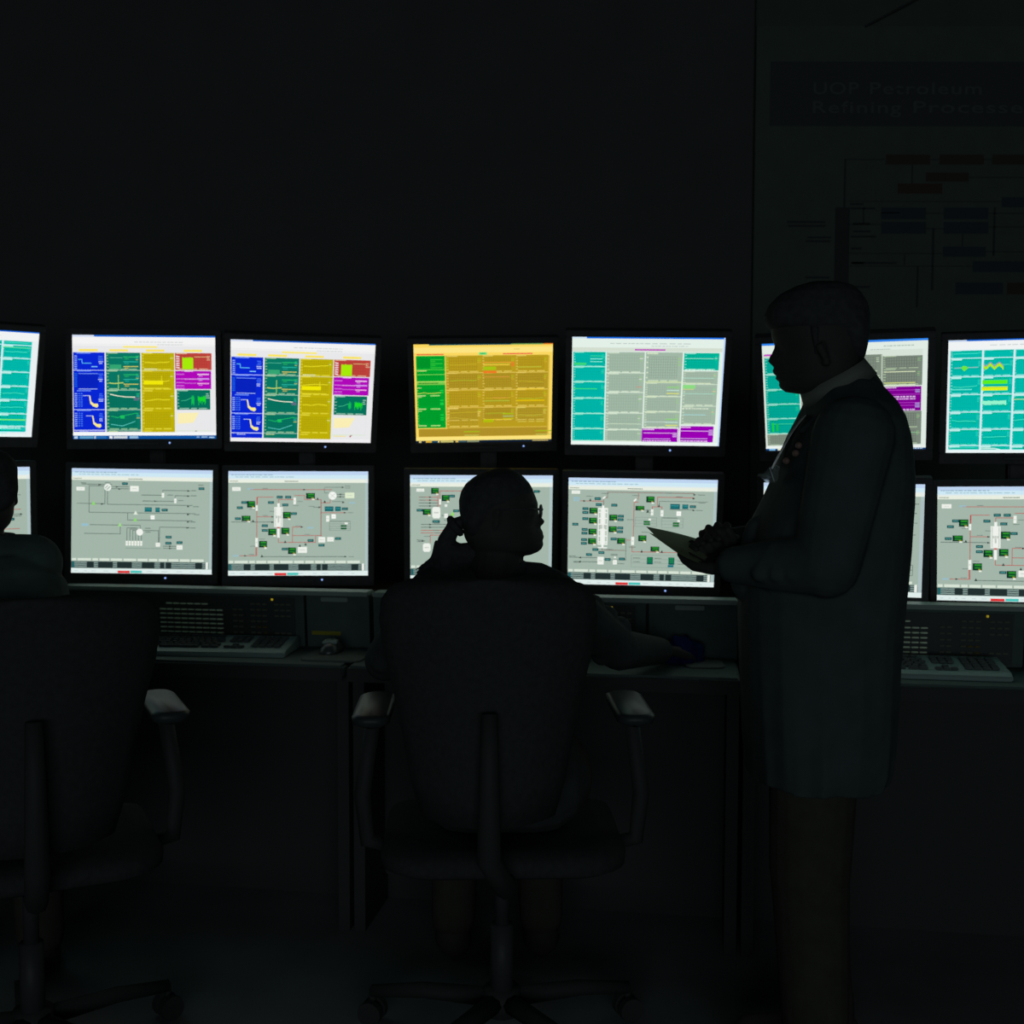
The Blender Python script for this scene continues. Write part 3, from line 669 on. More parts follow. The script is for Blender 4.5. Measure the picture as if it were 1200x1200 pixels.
def dia_tower():      # double column with many controllers
    p = diagram(92, 109, 1036, 800, .33)
    pipe(p, [(165, 258), (318, 258)], LR, 3.6); pipe(p, [(318, 285), (318, 235), (342, 235), (342, 199), (890, 206)], (140, 90, 88)); pipe(p, [(512, 490), (512, 260), (538, 245), (538, 203)], LR)
    pipe(p, [(660, 285), (660, 226), (890, 231)], LR); pipe(p, [(672, 280), (672, 252), (980, 258)], LG, 2.6); pipe(p, [(740, 303), (890, 306)], LG, 2.6); pipe(p, [(628, 305), (628, 288), (690, 288), (690, 305)], LR); pipe(p, [(506, 540), (506, 580), (960, 588)], LR)
    pipe(p, [(312, 560), (312, 573), (468, 576)], (130, 88, 86)); pipe(p, [(466, 490), (466, 640)], LG, 2.6); pipe(p, [(100, 624), (290, 628)]); pipe(p, [(130, 652), (290, 653)]); pipe(p, [(466, 505), (500, 505)], LR, 2.6); pipe(p, [(512, 310), (600, 318)], (120, 110, 150), 2.6); pipe(p, [(325, 635), (470, 636)], LG, 2.4)
    wb(p, 283, 300, 347, 540, (228, 234, 224)); p.r(306, 300, 324, 540, (240, 243, 238), 6); p.r(290, 312, 298, 530, (170, 186, 176), 6); p.r(332, 312, 340, 530, (170, 186, 176), 6)
    for y in range(310, 545, 38): p.hl(285, 345, y+20, (236, 240, 234), 7, 7)
    p.r(309, 285, 322, 302, (240, 243, 238), 5); p.r(308, 540, 322, 555, (240, 243, 238), 5); wb(p, 499, 483, 518, 537); wb(p, 284, 618, 325, 668); wb(p, 384, 636, 410, 666); wb(p, 391, 614, 404, 624); wb(p, 112, 192, 166, 213)
    wb(p, 620, 304, 636, 343); wb(p, 682, 308, 700, 348); wb(p, 783, 314, 812, 343, (248, 250, 246)); p.path([(312, 242), (328, 228)], (240, 242, 236), 10, 6); p.path([(510, 255), (525, 240)], (240, 242, 236), 10, 6)
    for x, y in ((253, 320), (251, 384), (249, 455), (247, 517), (381, 362), (379, 437), (434, 512), (615, 241), (570, 492)): gb(p, x, y, 54, 40)
    gb(p, 550, 298, 58, 30); gb(p, 652, 560, 58, 34)
    for x, y in ((279, 242), (287, 280), (202, 308), (202, 332), (202, 372), (138, 409), (199, 442), (198, 466), (196, 508), (195, 532), (429, 352), (428, 374), (427, 428), (426, 452), (386, 282), (386, 500), (270, 571), (309, 590), (229, 605), (350, 634), (442, 629), (885, 283)): lb(p, x, y, 40)
    tl(p, 742, 284, 115, 34); tl(p, 818, 284, 72, 30)
    for X0, Y0, X1, Y1 in ((520, 357, 658, 415), (690, 357, 826, 420), (503, 600, 985, 680)):
        for y in (Y0, Y1, (Y0*2+Y1)/3, (Y0+Y1*2)/3): p.hl(X0, X1, y, (138, 154, 146), 2.4, 3)
        p.vl(X0, Y0, Y1, (125, 140, 133), 2.4, 3); p.vl(X1, Y0, Y1, (125, 140, 133), 2.4, 3)
    p.r(692, 355, 790, 360, (100, 115, 108), 4)
    for x, y in ((596, 385), (596, 400), (782, 391), (782, 407)): p.r(x-20, y-6, x+20, y+6, (18, 92, 48), 5); p.hl(x-14, x+14, y, (50, 150, 60), 3, 6)
    wb(p, 606, 364, 622, 376); wb(p, 790, 370, 806, 382)
    for x in (622, 760, 905):
        p.r(x-19, 612, x+19, 660, (10, 92, 84), 5)
        for y in (620, 632, 644): p.hl(x-13, x+13, y, (35, 150, 70), 6, 6)
    p.r(738, 662, 774, 676, (15, 110, 125), 5)
    for x, y in ((196, 258), (895, 207), (890, 231), (892, 306), (170, 625), (168, 652)): arr(p, x, y, d=-1 if x < 180 else 1)
    for x, y in ((232, 250), (670, 280), (568, 575), (697, 575), (600, 315)): p.poly([(x-8, y+9), (x, y-10), (x+8, y+9)], (48, 58, 56), 6)
    for x, y in ((205, 228), (305, 208), (500, 218), (470, 373), (340, 568), (915, 208), (920, 258), (905, 306), (100, 615), (130, 657), (370, 600), (370, 606), (415, 660), (565, 452), (485, 550), (712, 199), (775, 222), (515, 620), (515, 645), (650, 620), (650, 645), (800, 635), (800, 655), (590, 310), (590, 325)): p.tx(x, y, 44, 4, (88, 100, 95), 4)
    for x, y in ((125, 240), (125, 255)): p.tx(x, y, 40, 12, (150, 190, 205), 3)
    return p

def dia_plain(seed):  # diagrams of which only an edge shows
    p = diagram(0, 0, 983, 734, .33); r2 = random.Random(seed)
    for k in range(7):
        y = 130+k*70+r2.uniform(-15, 15); pipe(p, [(60+r2.uniform(0, 200), y), (880+r2.uniform(-60, 60), y)], LG if k % 2 else LR)
        gb(p, 180+r2.uniform(0, 560), y+14); lb(p, 120+r2.uniform(0, 700), y-22)
    wb(p, 430, 200, 480, 420)
    return p
def dia_left():
    p = dia_plain(3); p.b = (0, 0, 983, 734)
    lb(p, 805, 305, 60); lb(p, 850, 350, 60); pipe(p, [(700, 318), (925, 318)]); arr(p, 925, 318); wb(p, 848, 460, 940, 505, (200, 225, 180)); wb(p, 848, 508, 940, 535, (200, 225, 180)); p.tx(700, 118, 200, 6, LG, 4); p.tx(700, 165, 200, 6, LG, 4)
    return p
def dia_right():
    p = dia_plain(11)
    p.tx(820, 128, 130, 6, (90, 105, 98), 4); p.tx(820, 188, 120, 6, (70, 85, 80), 4); p.hl(800, 945, 250, LG, 3, 4)
    for y in (522, 555, 590): p.hl(780, 925, y, (110, 126, 118), 4, 4)
    p.vl(925, 522, 590, (110, 126, 118), 4, 4); p.r(960, 110, 983, 700, (170, 188, 190), 2)
    return p

# ------------------------------------------------------------------ monitors
POSE = {  # x, y, z of the screen centre; yaw, tilt, roll in degrees
    'T1': (-1.513, 3.269, 1.449, 37.4, 17.0, .6), 'T2': (-1.084, 3.533, 1.448, 8.6, -4.4, -.3), 'T3': (-.608, 3.474, 1.431, 13.6, 20.2, .7),
    'T4': (-.085, 3.560, 1.432, 3.4, 19.6, -1.0), 'T5': (.366, 3.259, 1.426, -3.3, 18.9, .6), 'T6': (.862, 3.111, 1.410, -16.9, 24.4, -.9), 'T7': (1.352, 3.124, 1.412, -18.6, 14.7, -.3),
    'B1': (-1.525, 3.238, 1.064, 35.6, 1.6, 0), 'B2': (-1.085, 3.489, 1.054, 2.7, -2.4, .9), 'B3': (-.627, 3.491, 1.049, 2.3, -4.1, .1), 'B4': (-.088, 3.420, 1.042, 3.2, 4.7, .2),
    'B5': (.360, 3.302, 1.039, -4.7, 9.3, .7), 'B6': (.876, 3.153, 1.033, -15.9, 9.6, 0), 'B7': (1.337, 3.130, 1.023, -17.4, .6, -1.0)}
def pose(k):
    x, y, z, a, t, r = POSE[k]
    return M.Translation((x, y, z)) @ M.Rotation(R(a), 4, 'Z') @ M.Rotation(R(t), 4, 'X') @ M.Rotation(R(r), 4, 'Y')

BZ = .0175
bm = bmesh.new()
for x0, x1, z0, z1 in ((-W/2-BZ, W/2+BZ, H/2, H/2+BZ), (-W/2-BZ, W/2+BZ, -H/2-.03, -H/2), (-W/2-BZ, -W/2, -H/2, H/2), (W/2, W/2+BZ, -H/2, H/2)):
    box(bm, x0, x1, -.006, .03, z0, z1, .002)
bez_me = bpy.data.meshes.new('bezel'); bm.to_mesh(bez_me); bm.free(); bez_me.materials.append(MT['bezel'])
bm = bmesh.new()
def rr(y, w, h, z=-.006, n=6, r=.02):
    out = []
    for cx, cz, a0 in ((w-r, h-r, 0), (-w+r, h-r, 90), (-w+r, -h+r, 180), (w-r, -h+r, 270)):
        for k in range(n): a = R(a0+90*k/(n-1)); out.append(V((cx+r*math.cos(a), y, z+cz+r*math.sin(a))))
    return out
loft(bm, [rr(.001, .2, .15), rr(.03, .215, .17), rr(.045, .2, .155), rr(.06, .12, .1), rr(.064, .1, .085)])
back_me = bpy.data.meshes.new('back_shell'); bmesh.ops.recalc_face_normals(bm, faces=bm.faces[:]); bm.to_mesh(back_me); bm.free(); back_me.materials.append(MT['bezel'])
bm = bmesh.new(); bmesh.ops.create_uvsphere(bm, u_segments=10, v_segments=6, radius=.0029); led_me = bpy.data.meshes.new('power_light'); bm.to_mesh(led_me); bm.free(); led_me.materials.append(MT['led'])
bm = bmesh.new(); box(bm, -.05, .05, -.002, 0, -.005, .005, .001)
for i in range(5): box(bm, -.042+i*.018, -.030+i*.018, -.0035, -.002, -.0025, .0025)
strip_me = bpy.data.meshes.new('button_strip'); bm.to_mesh(strip_me); bm.free(); strip_me.materials.append(MT['strip'])

fc2, fc3 = four_colour(True), four_colour(False)
ds = [('T1', all_teal(True), 'upper wide monitor of teal trend charts at the far left edge', 'upper'),
      ('T2', fc2, 'upper monitor of blue, green, yellow and red charts with blue bar along its bottom edge', 'upper'),
      ('T3', fc3, 'upper monitor of blue, green, yellow and red charts with plain white bottom edge', 'upper'),
      ('T4', orange(), 'upper monitor showing golden orange trend charts with one green column', 'upper'),
      ('T5', teal_grey(), 'upper monitor with a teal column, grey charts and two purple blocks along its bottom', 'upper'),
      ('T6', teal_purple(), 'upper monitor partly hidden behind the standing man\'s head, purple block at right', 'upper'),
      ('T7', all_teal(), 'upper monitor of teal charts with lime bars at the right edge', 'upper'),
      ('B1', dia_left(), 'lower grey diagram monitor mostly hidden behind the person at the left edge', 'lower'),
      ('B2', dia_flow(), 'lower grey diagram monitor drawn in thin grey lines without dark green boxes', 'lower'),
      ('B3', dia_column(), 'lower diagram monitor with one white column and red lines above the computer mouse', 'lower'),
      ('B4', dia_furnace(), 'lower diagram monitor behind the head of the seated woman', 'lower'),
      ('B5', dia_tower(), 'lower diagram monitor with double white tower, overlapped by the held papers', 'lower'),
      ('B6', dia_right(), 'lower diagram monitor almost wholly hidden behind the standing man\'s coat', 'lower'),
      ('B7', dia_column(), 'lower diagram monitor with red lines at the right edge of the view', 'lower')]
for k, pic, label, row in ds:
    t = thing('monitor', label, 'monitor', pose(k), row + ' row of control room monitors')
    pic.build('screen', t)
    for nm, me, loc in (('bezel', bez_me, (0, 0, 0)), ('back_shell', back_me, (0, 0, 0)), ('button_strip', strip_me, (-.01 if row == 'upper' else -.005, -.006, -H/2-.014)), ('power_light', led_me, (.07 if k != 'T4' else .12, -.0065, -H/2-.012))):
        if nm == 'power_light' and k not in ('T2', 'T3', 'T4', 'T5', 'B2', 'B3', 'B5'): continue
        o = bpy.data.objects.new(nm, me); C.objects.link(o); o.parent = t; o.location = loc

# ------------------------------------------------------------------ consoles
RA = R(-8.8)
ROW = M.Translation((0, 3.34, 0)) @ M.Rotation(RA, 4, 'Z')   # local x along the row, local -y towards the operators
FRONT, BACK = -.375, .40
def sub(parent, name, bm, m, smooth=False, mw=None): return obj(name, bm, m, parent, smooth, mw)

DZ = .716          # height of the worktops
def slope(T0=None):
    # upright instrument face at the back of the worktop
    a = V((0, -.112, DZ)); b = V((0, -.124, .862)); d = (b-a); L = d.length; d.normalize()
    n = V((0, -d.z, d.y))
    m = M(((1, 0, 0, 0), (0, d.y, n.y, a.y), (0, d.z, n.z, a.z), (0, 0, 0, 1)))
    return m, L        # local x right, local y up the slope, local z out of the face
SL, SLEN = slope()
_k = {}
def key_mesh(w, h, t, m, name='key'):
    q = (round(w, 4), round(h, 4), m.name)
    if q not in _k:
        bm = bmesh.new(); box(bm, -w/2, w/2, -h/2, h/2, 0, t, min(w, h)*.12)
        me = bpy.data.meshes.new(name); bm.to_mesh(me); bm.free(); me.materials.append(m); _k[q] = me
    return _k[q]
def put(me, name, parent, loc):
    o = bpy.data.objects.new(name, me); C.objects.link(o); o.parent = parent; o.location = loc; return o

def console(x0, x1, seam, label, keys=(True, True), mounts=()):
    t = thing('control_console', label, 'control console', ROW, 'consoles in the straight row')
    g = .003; X0, X1 = x0+g, x1-g
    bm = bmesh.new()
    box(bm, X0, X1, -.09, BACK, 0, .855, .004); box(bm, X0, X0+.03, FRONT+.05, -.09, 0, DZ-.036); box(bm, X1-.03, X1, FRONT+.05, -.09, 0, DZ-.036)
    sub(t, 'cabinet', bm, MT['recess'])
    bm = bmesh.new(); box(bm, X0, X1, FRONT, -.09, DZ-.036, DZ, .006); sub(t, 'worktop', bm, MT['console'])
    bm = bmesh.new(); box(bm, X0, X1, FRONT-.006, FRONT, DZ-.040, DZ-.006, .002); sub(t, 'edge_band', bm, MT['recess'])
    bm = bmesh.new(); box(bm, X0+.03, X1-.03, -.12, -.09, .08, .67, .003); sub(t, 'kick_panel', bm, MT['recess'])
    bm = bmesh.new(); box(bm, X0, X1, -.135, -.07, .8625, .875, .003); sub(t, 'top_rail', bm, MT['console_l'])
    # key panel: wedge with raised rim
    bm = bmesh.new(); extrude_yz(bm, [(-.112, DZ-.003), (-.124, .862), (-.09, .862), (-.09, DZ-.003)], X0, seam-.004); kp = sub(t, 'key_panel', bm, MT['console'])
    w = seam-X0
    bm = bmesh.new(); box(bm, X0+.03, seam-.03, .004, SLEN-.008, 0, .003, .001); sub(kp, 'membrane', bm, MT['keyglass'], mw=SL)
    if keys[0]:
        # bright block of large keys
        kx1 = seam-.238
        for r in range(7):
            n = 9 if r else 6
            for c in range(n):
                x = kx1-.012-(8-c)*.0212 if r else kx1-.056-(5-c)*.0212
                put(key_mesh(.0192, .0114, .004, MT['keya']), 'key', kp, SL @ V((x, SLEN-.037-r*.0130+(.004 if not r else 0), .003)))
    if keys[1]:
        for r in range(6):
            for c in range(10):
                if (r == 0 and c < 2) or (c in (2, 6)) or (r in (3, 4) and c > 6): continue
                m = MT['keyy'] if (r == 4 and c in (4, 5)) or (r == 5 and c == 5) else MT['keyb']
                put(key_mesh(.013, .008, .004, m), 'key', kp, SL @ V((seam-.205+c*.0175, SLEN-.030-r*.0165, .003)))
        o = put(key_mesh(.006, .006, .006, MT['led_y']), 'indicator_light', kp, SL @ V((seam-.095, SLEN-.017, .003)))
    # blank door with a pull
    bm = bmesh.new(); extrude_yz(bm, [(-.112, DZ-.003), (-.124, .862), (-.09, .862), (-.09, DZ-.003)], seam+.004, X1); dp = sub(t, 'blank_panel', bm, MT['console'])
    c = (seam+X1)/2
    bm = bmesh.new(); box(bm, c-.045, c+.032, SLEN-.016, SLEN-.004, 0, .007, .002); sub(dp, 'pull', bm, MT['console_l'], mw=SL)
    bm = bmesh.new()
    for i in range(8): box(bm, c-.072+i*.0095, c-.072+i*.0095+.0075, .036, .043, .0002, .0015)
    box(bm, c-.075, c+.008, .034, .045, 0, .0003); tag(sub(dp, 'label_plate', bm, MT['yellow'], mw=SL), 'small yellow label strip')
    # monitor masts
    iv = ROW.inverted()
    for top, bot in mounts:
        pt, pb = pose(top), pose(bot)
        a = iv @ (pt @ V((0, .062, -.006))); b = iv @ (pb @ V((0, .062, -.006)))
        s = (a.x+b.x)/2; yy = min(BACK-.04, max(a.y, b.y)+.06)
        bm = bmesh.new(); box(bm, s-.025, s+.025, yy-.02, yy+.02, .85, 1.5, .004); sub(t, 'monitor_mast', bm, MT['bezel'])
        for q, pm in ((a, pt), (b, pb)):
            bm = bmesh.new(); n = (iv.to_3x3() @ (pm.to_3x3() @ V((0, 1, 0)))).normalized()
            tube(bm, [q-n*.003, q+n*.02, V((s, yy-.018, q.z+n.z*.03))], .014); sub(t, 'monitor_arm', bm, MT['bezel'], True)
    return t
console(-1.30, -.378, -.565, 'console with pale key block, keyboard and mouse below the blue and yellow charts', mounts=(('T2', 'B2'), ('T3', 'B3')))
console(-.372, .625, .385, 'console in front of the seated woman, below the golden orange charts', mounts=(('T4', 'B4'), ('T5', 'B5')))
console(.631, 1.64, 1.345, 'console at right, behind the standing man\'s coat', mounts=(('T6', 'B6'), ('T7', 'B7')))
# corner console, turned to the left operator
F0 = ROW @ V((-1.304, FRONT, 0)); K0 = ROW @ V((-1.304, BACK, 0))
dv = V((-math.cos(R(36)), -math.sin(R(36)), 0)); nb = V((-math.sin(R(36)), math.cos(R(36)), 0))
F0 = F0 + dv*.004 + nb*.004; K0 = K0 + dv*.006
A1 = F0 + dv*1.0; A2 = A1 + nb*.9
t = thing('control_console', 'corner console turned towards the operator at the left edge', 'control console')
def inset(d0, d1, pts=None):
    a = F0 + nb*d0 + (K0-F0).normalized()*0; 
    return a
def along(d):      # point on the seam with the straight row at depth d behind the front
    k = (K0-F0).normalized(); return F0 + k*(d/k.dot(nb))
bm = bmesh.new(); prism(bm, [F0, A1, A2, K0], DZ-.036, DZ, .004); sub(t, 'worktop', bm, MT['console'])
bm = bmesh.new(); prism(bm, [along(.20), A1+nb*.20, A2, K0], 0, DZ-.0365, .003); sub(t, 'cabinet', bm, MT['recess'])
bm = bmesh.new(); prism(bm, [along(.26), A1+nb*.26, A1+nb*.50, along(.50)], DZ, .85, .01); sub(t, 'instrument_ledge', bm, MT['console'])
bm = bmesh.new(); prism(bm, [A1+nb*.03, A1+nb*.03-dv*.03, A1+nb*.19-dv*.03, A1+nb*.19], 0, DZ-.0365); sub(t, 'side_panel', bm, MT['recess'])
pt, pb = pose('T1'), pose('B1'); a = pt @ V((0, .062, -.006)); b = pb @ V((0, .062, -.006)); s = (a+b)/2 + nb*.09
bm = bmesh.new(); box(bm, -.025, .025, -.02, .02, DZ, 1.5, .004, T=M.Translation((s.x, s.y, 0)) @ M.Rotation(R(36), 4, 'Z')); sub(t, 'monitor_mast', bm, MT['bezel'])
for q, pm in ((a, pt), (b, pb)):
    n = (pm.to_3x3() @ V((0, 1, 0))).normalized(); bm = bmesh.new(); tube(bm, [q-n*.003, q+n*.02, V((s.x, s.y, q.z+n.z*.03))-nb*.018], .014); sub(t, 'monitor_arm', bm, MT['bezel'], True)

# ------------------------------------------------------------------ keyboards
def keyboard(mw, label):
    t = thing('keyboard', label, 'keyboard', mw, 'keyboards on the consoles')
    w, d = .45, .155
    bm = bmesh.new(); extrude_yz(bm, [(-d/2, 0), (-d/2, .012), (-d/2+.02, .018), (d/2, .034), (d/2, 0)], -w/2, w/2)
    bmesh.ops.bevel(bm, geom=[e for e in bm.edges], offset=.003, segments=2, affect='EDGES'); sub(t, 'case', bm, MT['kb'])
    sl = M.Translation((0, -d/2+.02, .018)) @ M.Rotation(math.atan2(.016, d-.02), 4, 'X')
    def row(x, n, y, kw=.0165, kh=.0145, gap=.0024):
        for i in range(n): put(key_mesh(kw, kh, .006, MT['key']), 'key', t, sl @ V((x+i*(kw+gap)+kw/2, y, 0)))
        return x+n*(kw+gap)
    for r, (off, n) in enumerate(((0, 13), (.006, 13), (.011, 12), (.004, 13))): row(-w/2+.012+off, n, .108-.022-r*.0175)
    row(-w/2+.012, 12, .115, .0175, .0125)
    row(-w/2+.012, 3, .016, .022); put(key_mesh(.11, .0145, .006, MT['key']), 'key', t, sl @ V((-w/2+.15, .016, 0))); row(-w/2+.212, 2, .016, .022)
    for r in range(3): row(.050, 3, .104-r*.0175)
    put(key_mesh(.0165, .0145, .006, MT['key']), 'key', t, sl @ V((.0771, .034, 0))); row(.050, 3, .016)
    for r in range(5): row(.122, 4, .104-r*.0195, .0185)
    return t
def on_row(x, y, z=DZ, rot=0): return ROW @ M.Translation((x, y, z)) @ M.Rotation(R(rot), 4, 'Z')
keyboard(on_row(-.795, -.235, rot=4), 'grey computer keyboard on the console between the left chair and the mouse')
keyboard(on_row(1.045, -.235), 'grey computer keyboard on the console at the right, beside the standing man\'s coat')

def mouse(mw, label):
    t = thing('mouse', label, 'computer mouse', mw)
    bm = bmesh.new(); rings = []
    for y, w, h in ((-.058, .004, .006), (-.054, .02, .016), (-.04, .029, .027), (-.01, .031, .036), (.02, .029, .034), (.045, .025, .024), (.056, .014, .012), (.058, .003, .006)):
        rings.append([V((w*math.cos(a*PI/8), y, max(0, h*math.sin(a*PI/8)) if a <= 8 else .0)) for a in range(16)])
    loft(bm, rings); sub(t, 'body', bm, MT['mouse'], True)
    bm = bmesh.new(); loft(bm, [[V((.023*math.cos(a*PI/8), y, h+.004*math.sin(a*PI/8))) for a in range(16)] for y, h in ((-.028, .029), (-.02, .033), (0, .035))]); sub(t, 'palm_cover', bm, MT['console_l'], True)
    bm = bmesh.new(); tube(bm, [(0, .02+.006*math.cos(a), .032+.006*math.sin(a)) for a in [k*PI/6 for k in range(12)]], .003, 6, True); sub(t, 'scroll_wheel', bm, MT['key'], True)
    return t
def mat_pad(mw, label, w, d):
    bm = bmesh.new(); loft(bm, [[p+V((0, 0, z)) for p in ring] for ring, z in ((ring0(w, d), 0), (ring0(w, d), .004), (ring0(w-.003, d-.003), .005))])
    return tag(obj('mouse_mat', bm, MT['pad'], None, False, mw), label, 'mouse mat')
def ring0(w, d, r=.025, n=6):
    out = []
    for cx, cy, a0 in ((w/2-r, d/2-r, 0), (-w/2+r, d/2-r, 90), (-w/2+r, -d/2+r, 180), (w/2-r, -d/2+r, 270)):
        for k in range(n): a = R(a0+90*k/(n-1)); out.append(V((cx+r*math.cos(a), cy+r*math.sin(a), 0)))
    return out
mat_pad(on_row(-.432, -.245), 'flat mat under the mouse, right of the left keyboard', .165, .17)
mouse(on_row(-.462, -.205, DZ+.005) @ M.Scale(.9, 4), 'dark computer mouse on its mat to the right of the left keyboard')
mat_pad(on_row(.535, -.21, DZ, 6), 'small pale mat lying on the console edge between the seated woman and the standing man', .10, .11)

# crumpled blue cloth on the console by the woman's hand
bm = bmesh.new(); bmesh.ops.create_icosphere(bm, subdivisions=4, radius=1)
for v in bm.verts:
    c = v.co.copy(); k = 1+.12*math.sin(5*c.x+2*c.y)*math.cos(4*c.y-3*c.z)+.06*math.sin(11*c.x+7*c.z)
    v.co = V((c.x*.056*k, c.y*.05*k, max(0, (c.z+.28)*.05*k)))
tag(obj('cloth', bm, MT['blue'], None, True, M.Translation((P(801, 760, 3.10).x, 3.10, DZ+.0005))), 'crumpled dark blue cloth on the console beyond the woman\'s right hand', 'cloth')

# ------------------------------------------------------------------ chairs
def chair(mw, label, arm_z=.745, dz=0, wk=1, dx=0):
    t = thing('office_chair', label, 'chair', mw, 'black operator chairs')
    # shell of the back: half width by height, curved round the sitter
    prof = [(.54, .15), (.62, .175), (.70, .19), (.80, .212), (.88, .232), (.94, .24), (.98, .235), (1.005, .215), (1.02, .17), (1.026, .10)]
    prof = [(z+dz, hw*wk) for z, hw in prof]; bm = bmesh.new(); fr, bk = [], []
    for z, hw in prof:
        f, b = [], []
        for i in range(17):
            u = -1+i/8; x = hw*u; y = -.235 + .075*abs(u)**2.2 - .05*max(0, z-.75)/.25*.6
            e = .018*(1-u**4)+.004
            f.append(V((x+dx, y+e*.5, z))); b.append(V((x+dx, y-e*.5, z)))
        fr.append(f); bk.append(b)
    loft(bm, [f + b[::-1] for f, b in zip(fr, bk)]); sub(t, 'backrest', bm, MT['chair'], True)
    bm = bmesh.new(); tube(bm, [(0, -.06, .435), (0, -.24, .43), (dx, -.285, .50), (dx, -.28, .66), (dx, -.275, .78)], [.022, .022, .024, .02, .016]); sub(t, 'back_support', bm, MT['chairp'], True)
    bm = bmesh.new(); rs = []
    for z, k in ((.43, .92), (.44, .99), (.46, 1), (.475, .96), (.482, .8)): rs.append([V((p.x*k, p.y*k+.02, z-.03*max(0, (p.y-.12))/.12*.5)) for p in ring0(.50, .47, .1, 7)])
    loft(bm, rs); sub(t, 'seat', bm, MT['chair'], True)
    for s in (-1, 1):
        bm = bmesh.new(); loft(bm, [[V((s*.268+p.x, p.y-.02, z)) for p in ring0(w, d, .03, 6)] for z, w, d in ((arm_z-.028, .05, .22), (arm_z-.02, .075, .25), (arm_z-.006, .078, .255), (arm_z, .06, .235))])
        ap = sub(t, 'armrest', bm, MT['armpad'], True)
        bm = bmesh.new(); tube(bm, [(s*.20, -.01, .43), (s*.285, -.015, .45), (s*.295, -.02, .55), (s*.27, -.02, arm_z-.02)], [.016, .018, .018, .016]); sub(ap, 'armrest_post', bm, MT['chairp'], True)
    bm = bmesh.new(); tube(bm, [(0, 0, .09), (0, 0, .26)], .025, 12); tube(bm, [(0, 0, .26), (0, 0, .435)], .016, 12); sub(t, 'gas_column', bm, MT['metal'], True)
    bm = bmesh.new(); tube(bm, [(0, 0, .065), (0, 0, .12)], .04, 14); sub(t, 'hub', bm, MT['chairp'], True)
    for i in range(5):
        a = R(72*i+18); d = V((math.cos(a), math.sin(a), 0))
        bm = bmesh.new(); tube(bm, [d*.03+V((0, 0, .095)), d*.18+V((0, 0, .09)), d*.30+V((0, 0, .072))], [.022, .018, .014]); lg = sub(t, 'leg', bm, MT['chairp'], True)
        bm = bmesh.new(); w = d.cross(V((0, 0, 1)))
        for s in (-1, 1): tube(bm, [d*.30+w*s*.008+V((0, 0, .027)), d*.30+w*s*.024+V((0, 0, .027))], .027, 14)
        tube(bm, [d*.30+V((0, 0, .03)), d*.30+V((0, 0, .075))], .007, 8)
        sub(lg, 'caster', bm, MT['chairp'])
    return t
CW = M.Translation((-.02, 2.50, 0)) @ M.Rotation(R(2), 4, 'Z')
chair(CW, 'black office chair with the woman seated in it, centre', dz=.008, wk=.89, dx=-.032)
LCW = M.Translation((-.99, 2.40, 0)) @ M.Rotation(R(25), 4, 'Z')
chair(LCW, 'black office chair with rounded backrest at the left edge', dz=-.021)

# ------------------------------------------------------------------ people
def head(bm, rows, org, fwd, sc, n=40):
    """rows of (z, front, back, half width, feature depth, feature half width) in px of a profile view"""
    fwd = V(fwd); lat = V((0, 0, 1)).cross(fwd); rings = []
    for r in rows:
        z, xf, xb, hw = r[:4]; ft, fw = (r[4], r[5]) if len(r) > 4 else (0, 10)
        xf0 = xf-ft; c = (xf0*.45+xb*.55); ring = []
        for i in range(n):
            a = 2*PI*i/n; ca, sa = math.cos(a), math.sin(a)
            x = c + ((xf0-c) if ca > 0 else (c-xb))*math.copysign(abs(ca)**.9, ca); y = hw*math.copysign(abs(sa)**.95, sa)
            if ca > 0 and ft: x += ft*math.exp(-(y/fw)**2)
            ring.append(org + (fwd*x + lat*y)/sc + V((0, 0, z/sc)))
        rings.append(ring)
    loft(bm, rings)

def hand(bm, wrist, d, n, thumb, curl=(.5, .7, .5), s=1.0):
    """palm, four unequal fingers with three joints, and a thumb leaving the side of the palm"""
    wrist = V(wrist); d = V(d).normalized(); n = V(n); n = (n-d*n.dot(d)).normalized(); l = n.cross(d)*thumb
    for o in (-.026, -.009, .009, .026): cone(bm, wrist+l*o*.6*s, .016*s, wrist+(d*.082+l*o)*s, .0115*s, 10)
    for o, L in ((.029, .072), (.010, .080), (-.010, .074), (-.029, .058)):
        p = wrist+(d*.082+l*o)*s; v = d.copy()
        for j, (f, r0, r1) in enumerate(((.45, .0095, .0088), (.31, .0088, .008), (.24, .008, .0068))):
            v = (v*math.cos(curl[j]) + n*math.sin(curl[j])).normalized(); nn = (n*math.cos(curl[j]) - d*math.sin(curl[j]))
            q = p+v*L*f*s; cone(bm, p, r0*s, q, r1*s, 10); p = q
            n, d = (n - v*n.dot(v)).normalized(), v
        d = V(0 for _ in range(3)) if False else d
        # restore the palm frame for the next finger
        d, n = HAND_D, HAND_N
    p = wrist+(d*.022+l*.026)*s
    q = p+(d*.035+l*.026+n*.012)*s; cone(bm, p, .0145*s, q, .0115*s, 10)
    r = q+(d*.030+l*.004+n*.010)*s; cone(bm, q, .0112*s, r, .0098*s, 10); cone(bm, r, .0098*s, r+(d*.02+n*.010-l*.002)*s, .008*s, 10)
HAND_D = HAND_N = None
def make_hand(bm, wrist, d, n, thumb, curl=(.5, .7, .5), s=1.0):
    global HAND_D, HAND_N
    HAND_D = V(d).normalized(); n = V(n); HAND_N = (n-HAND_D*n.dot(HAND_D)).normalized()
    hand(bm, wrist, HAND_D, HAND_N, thumb, curl, s)

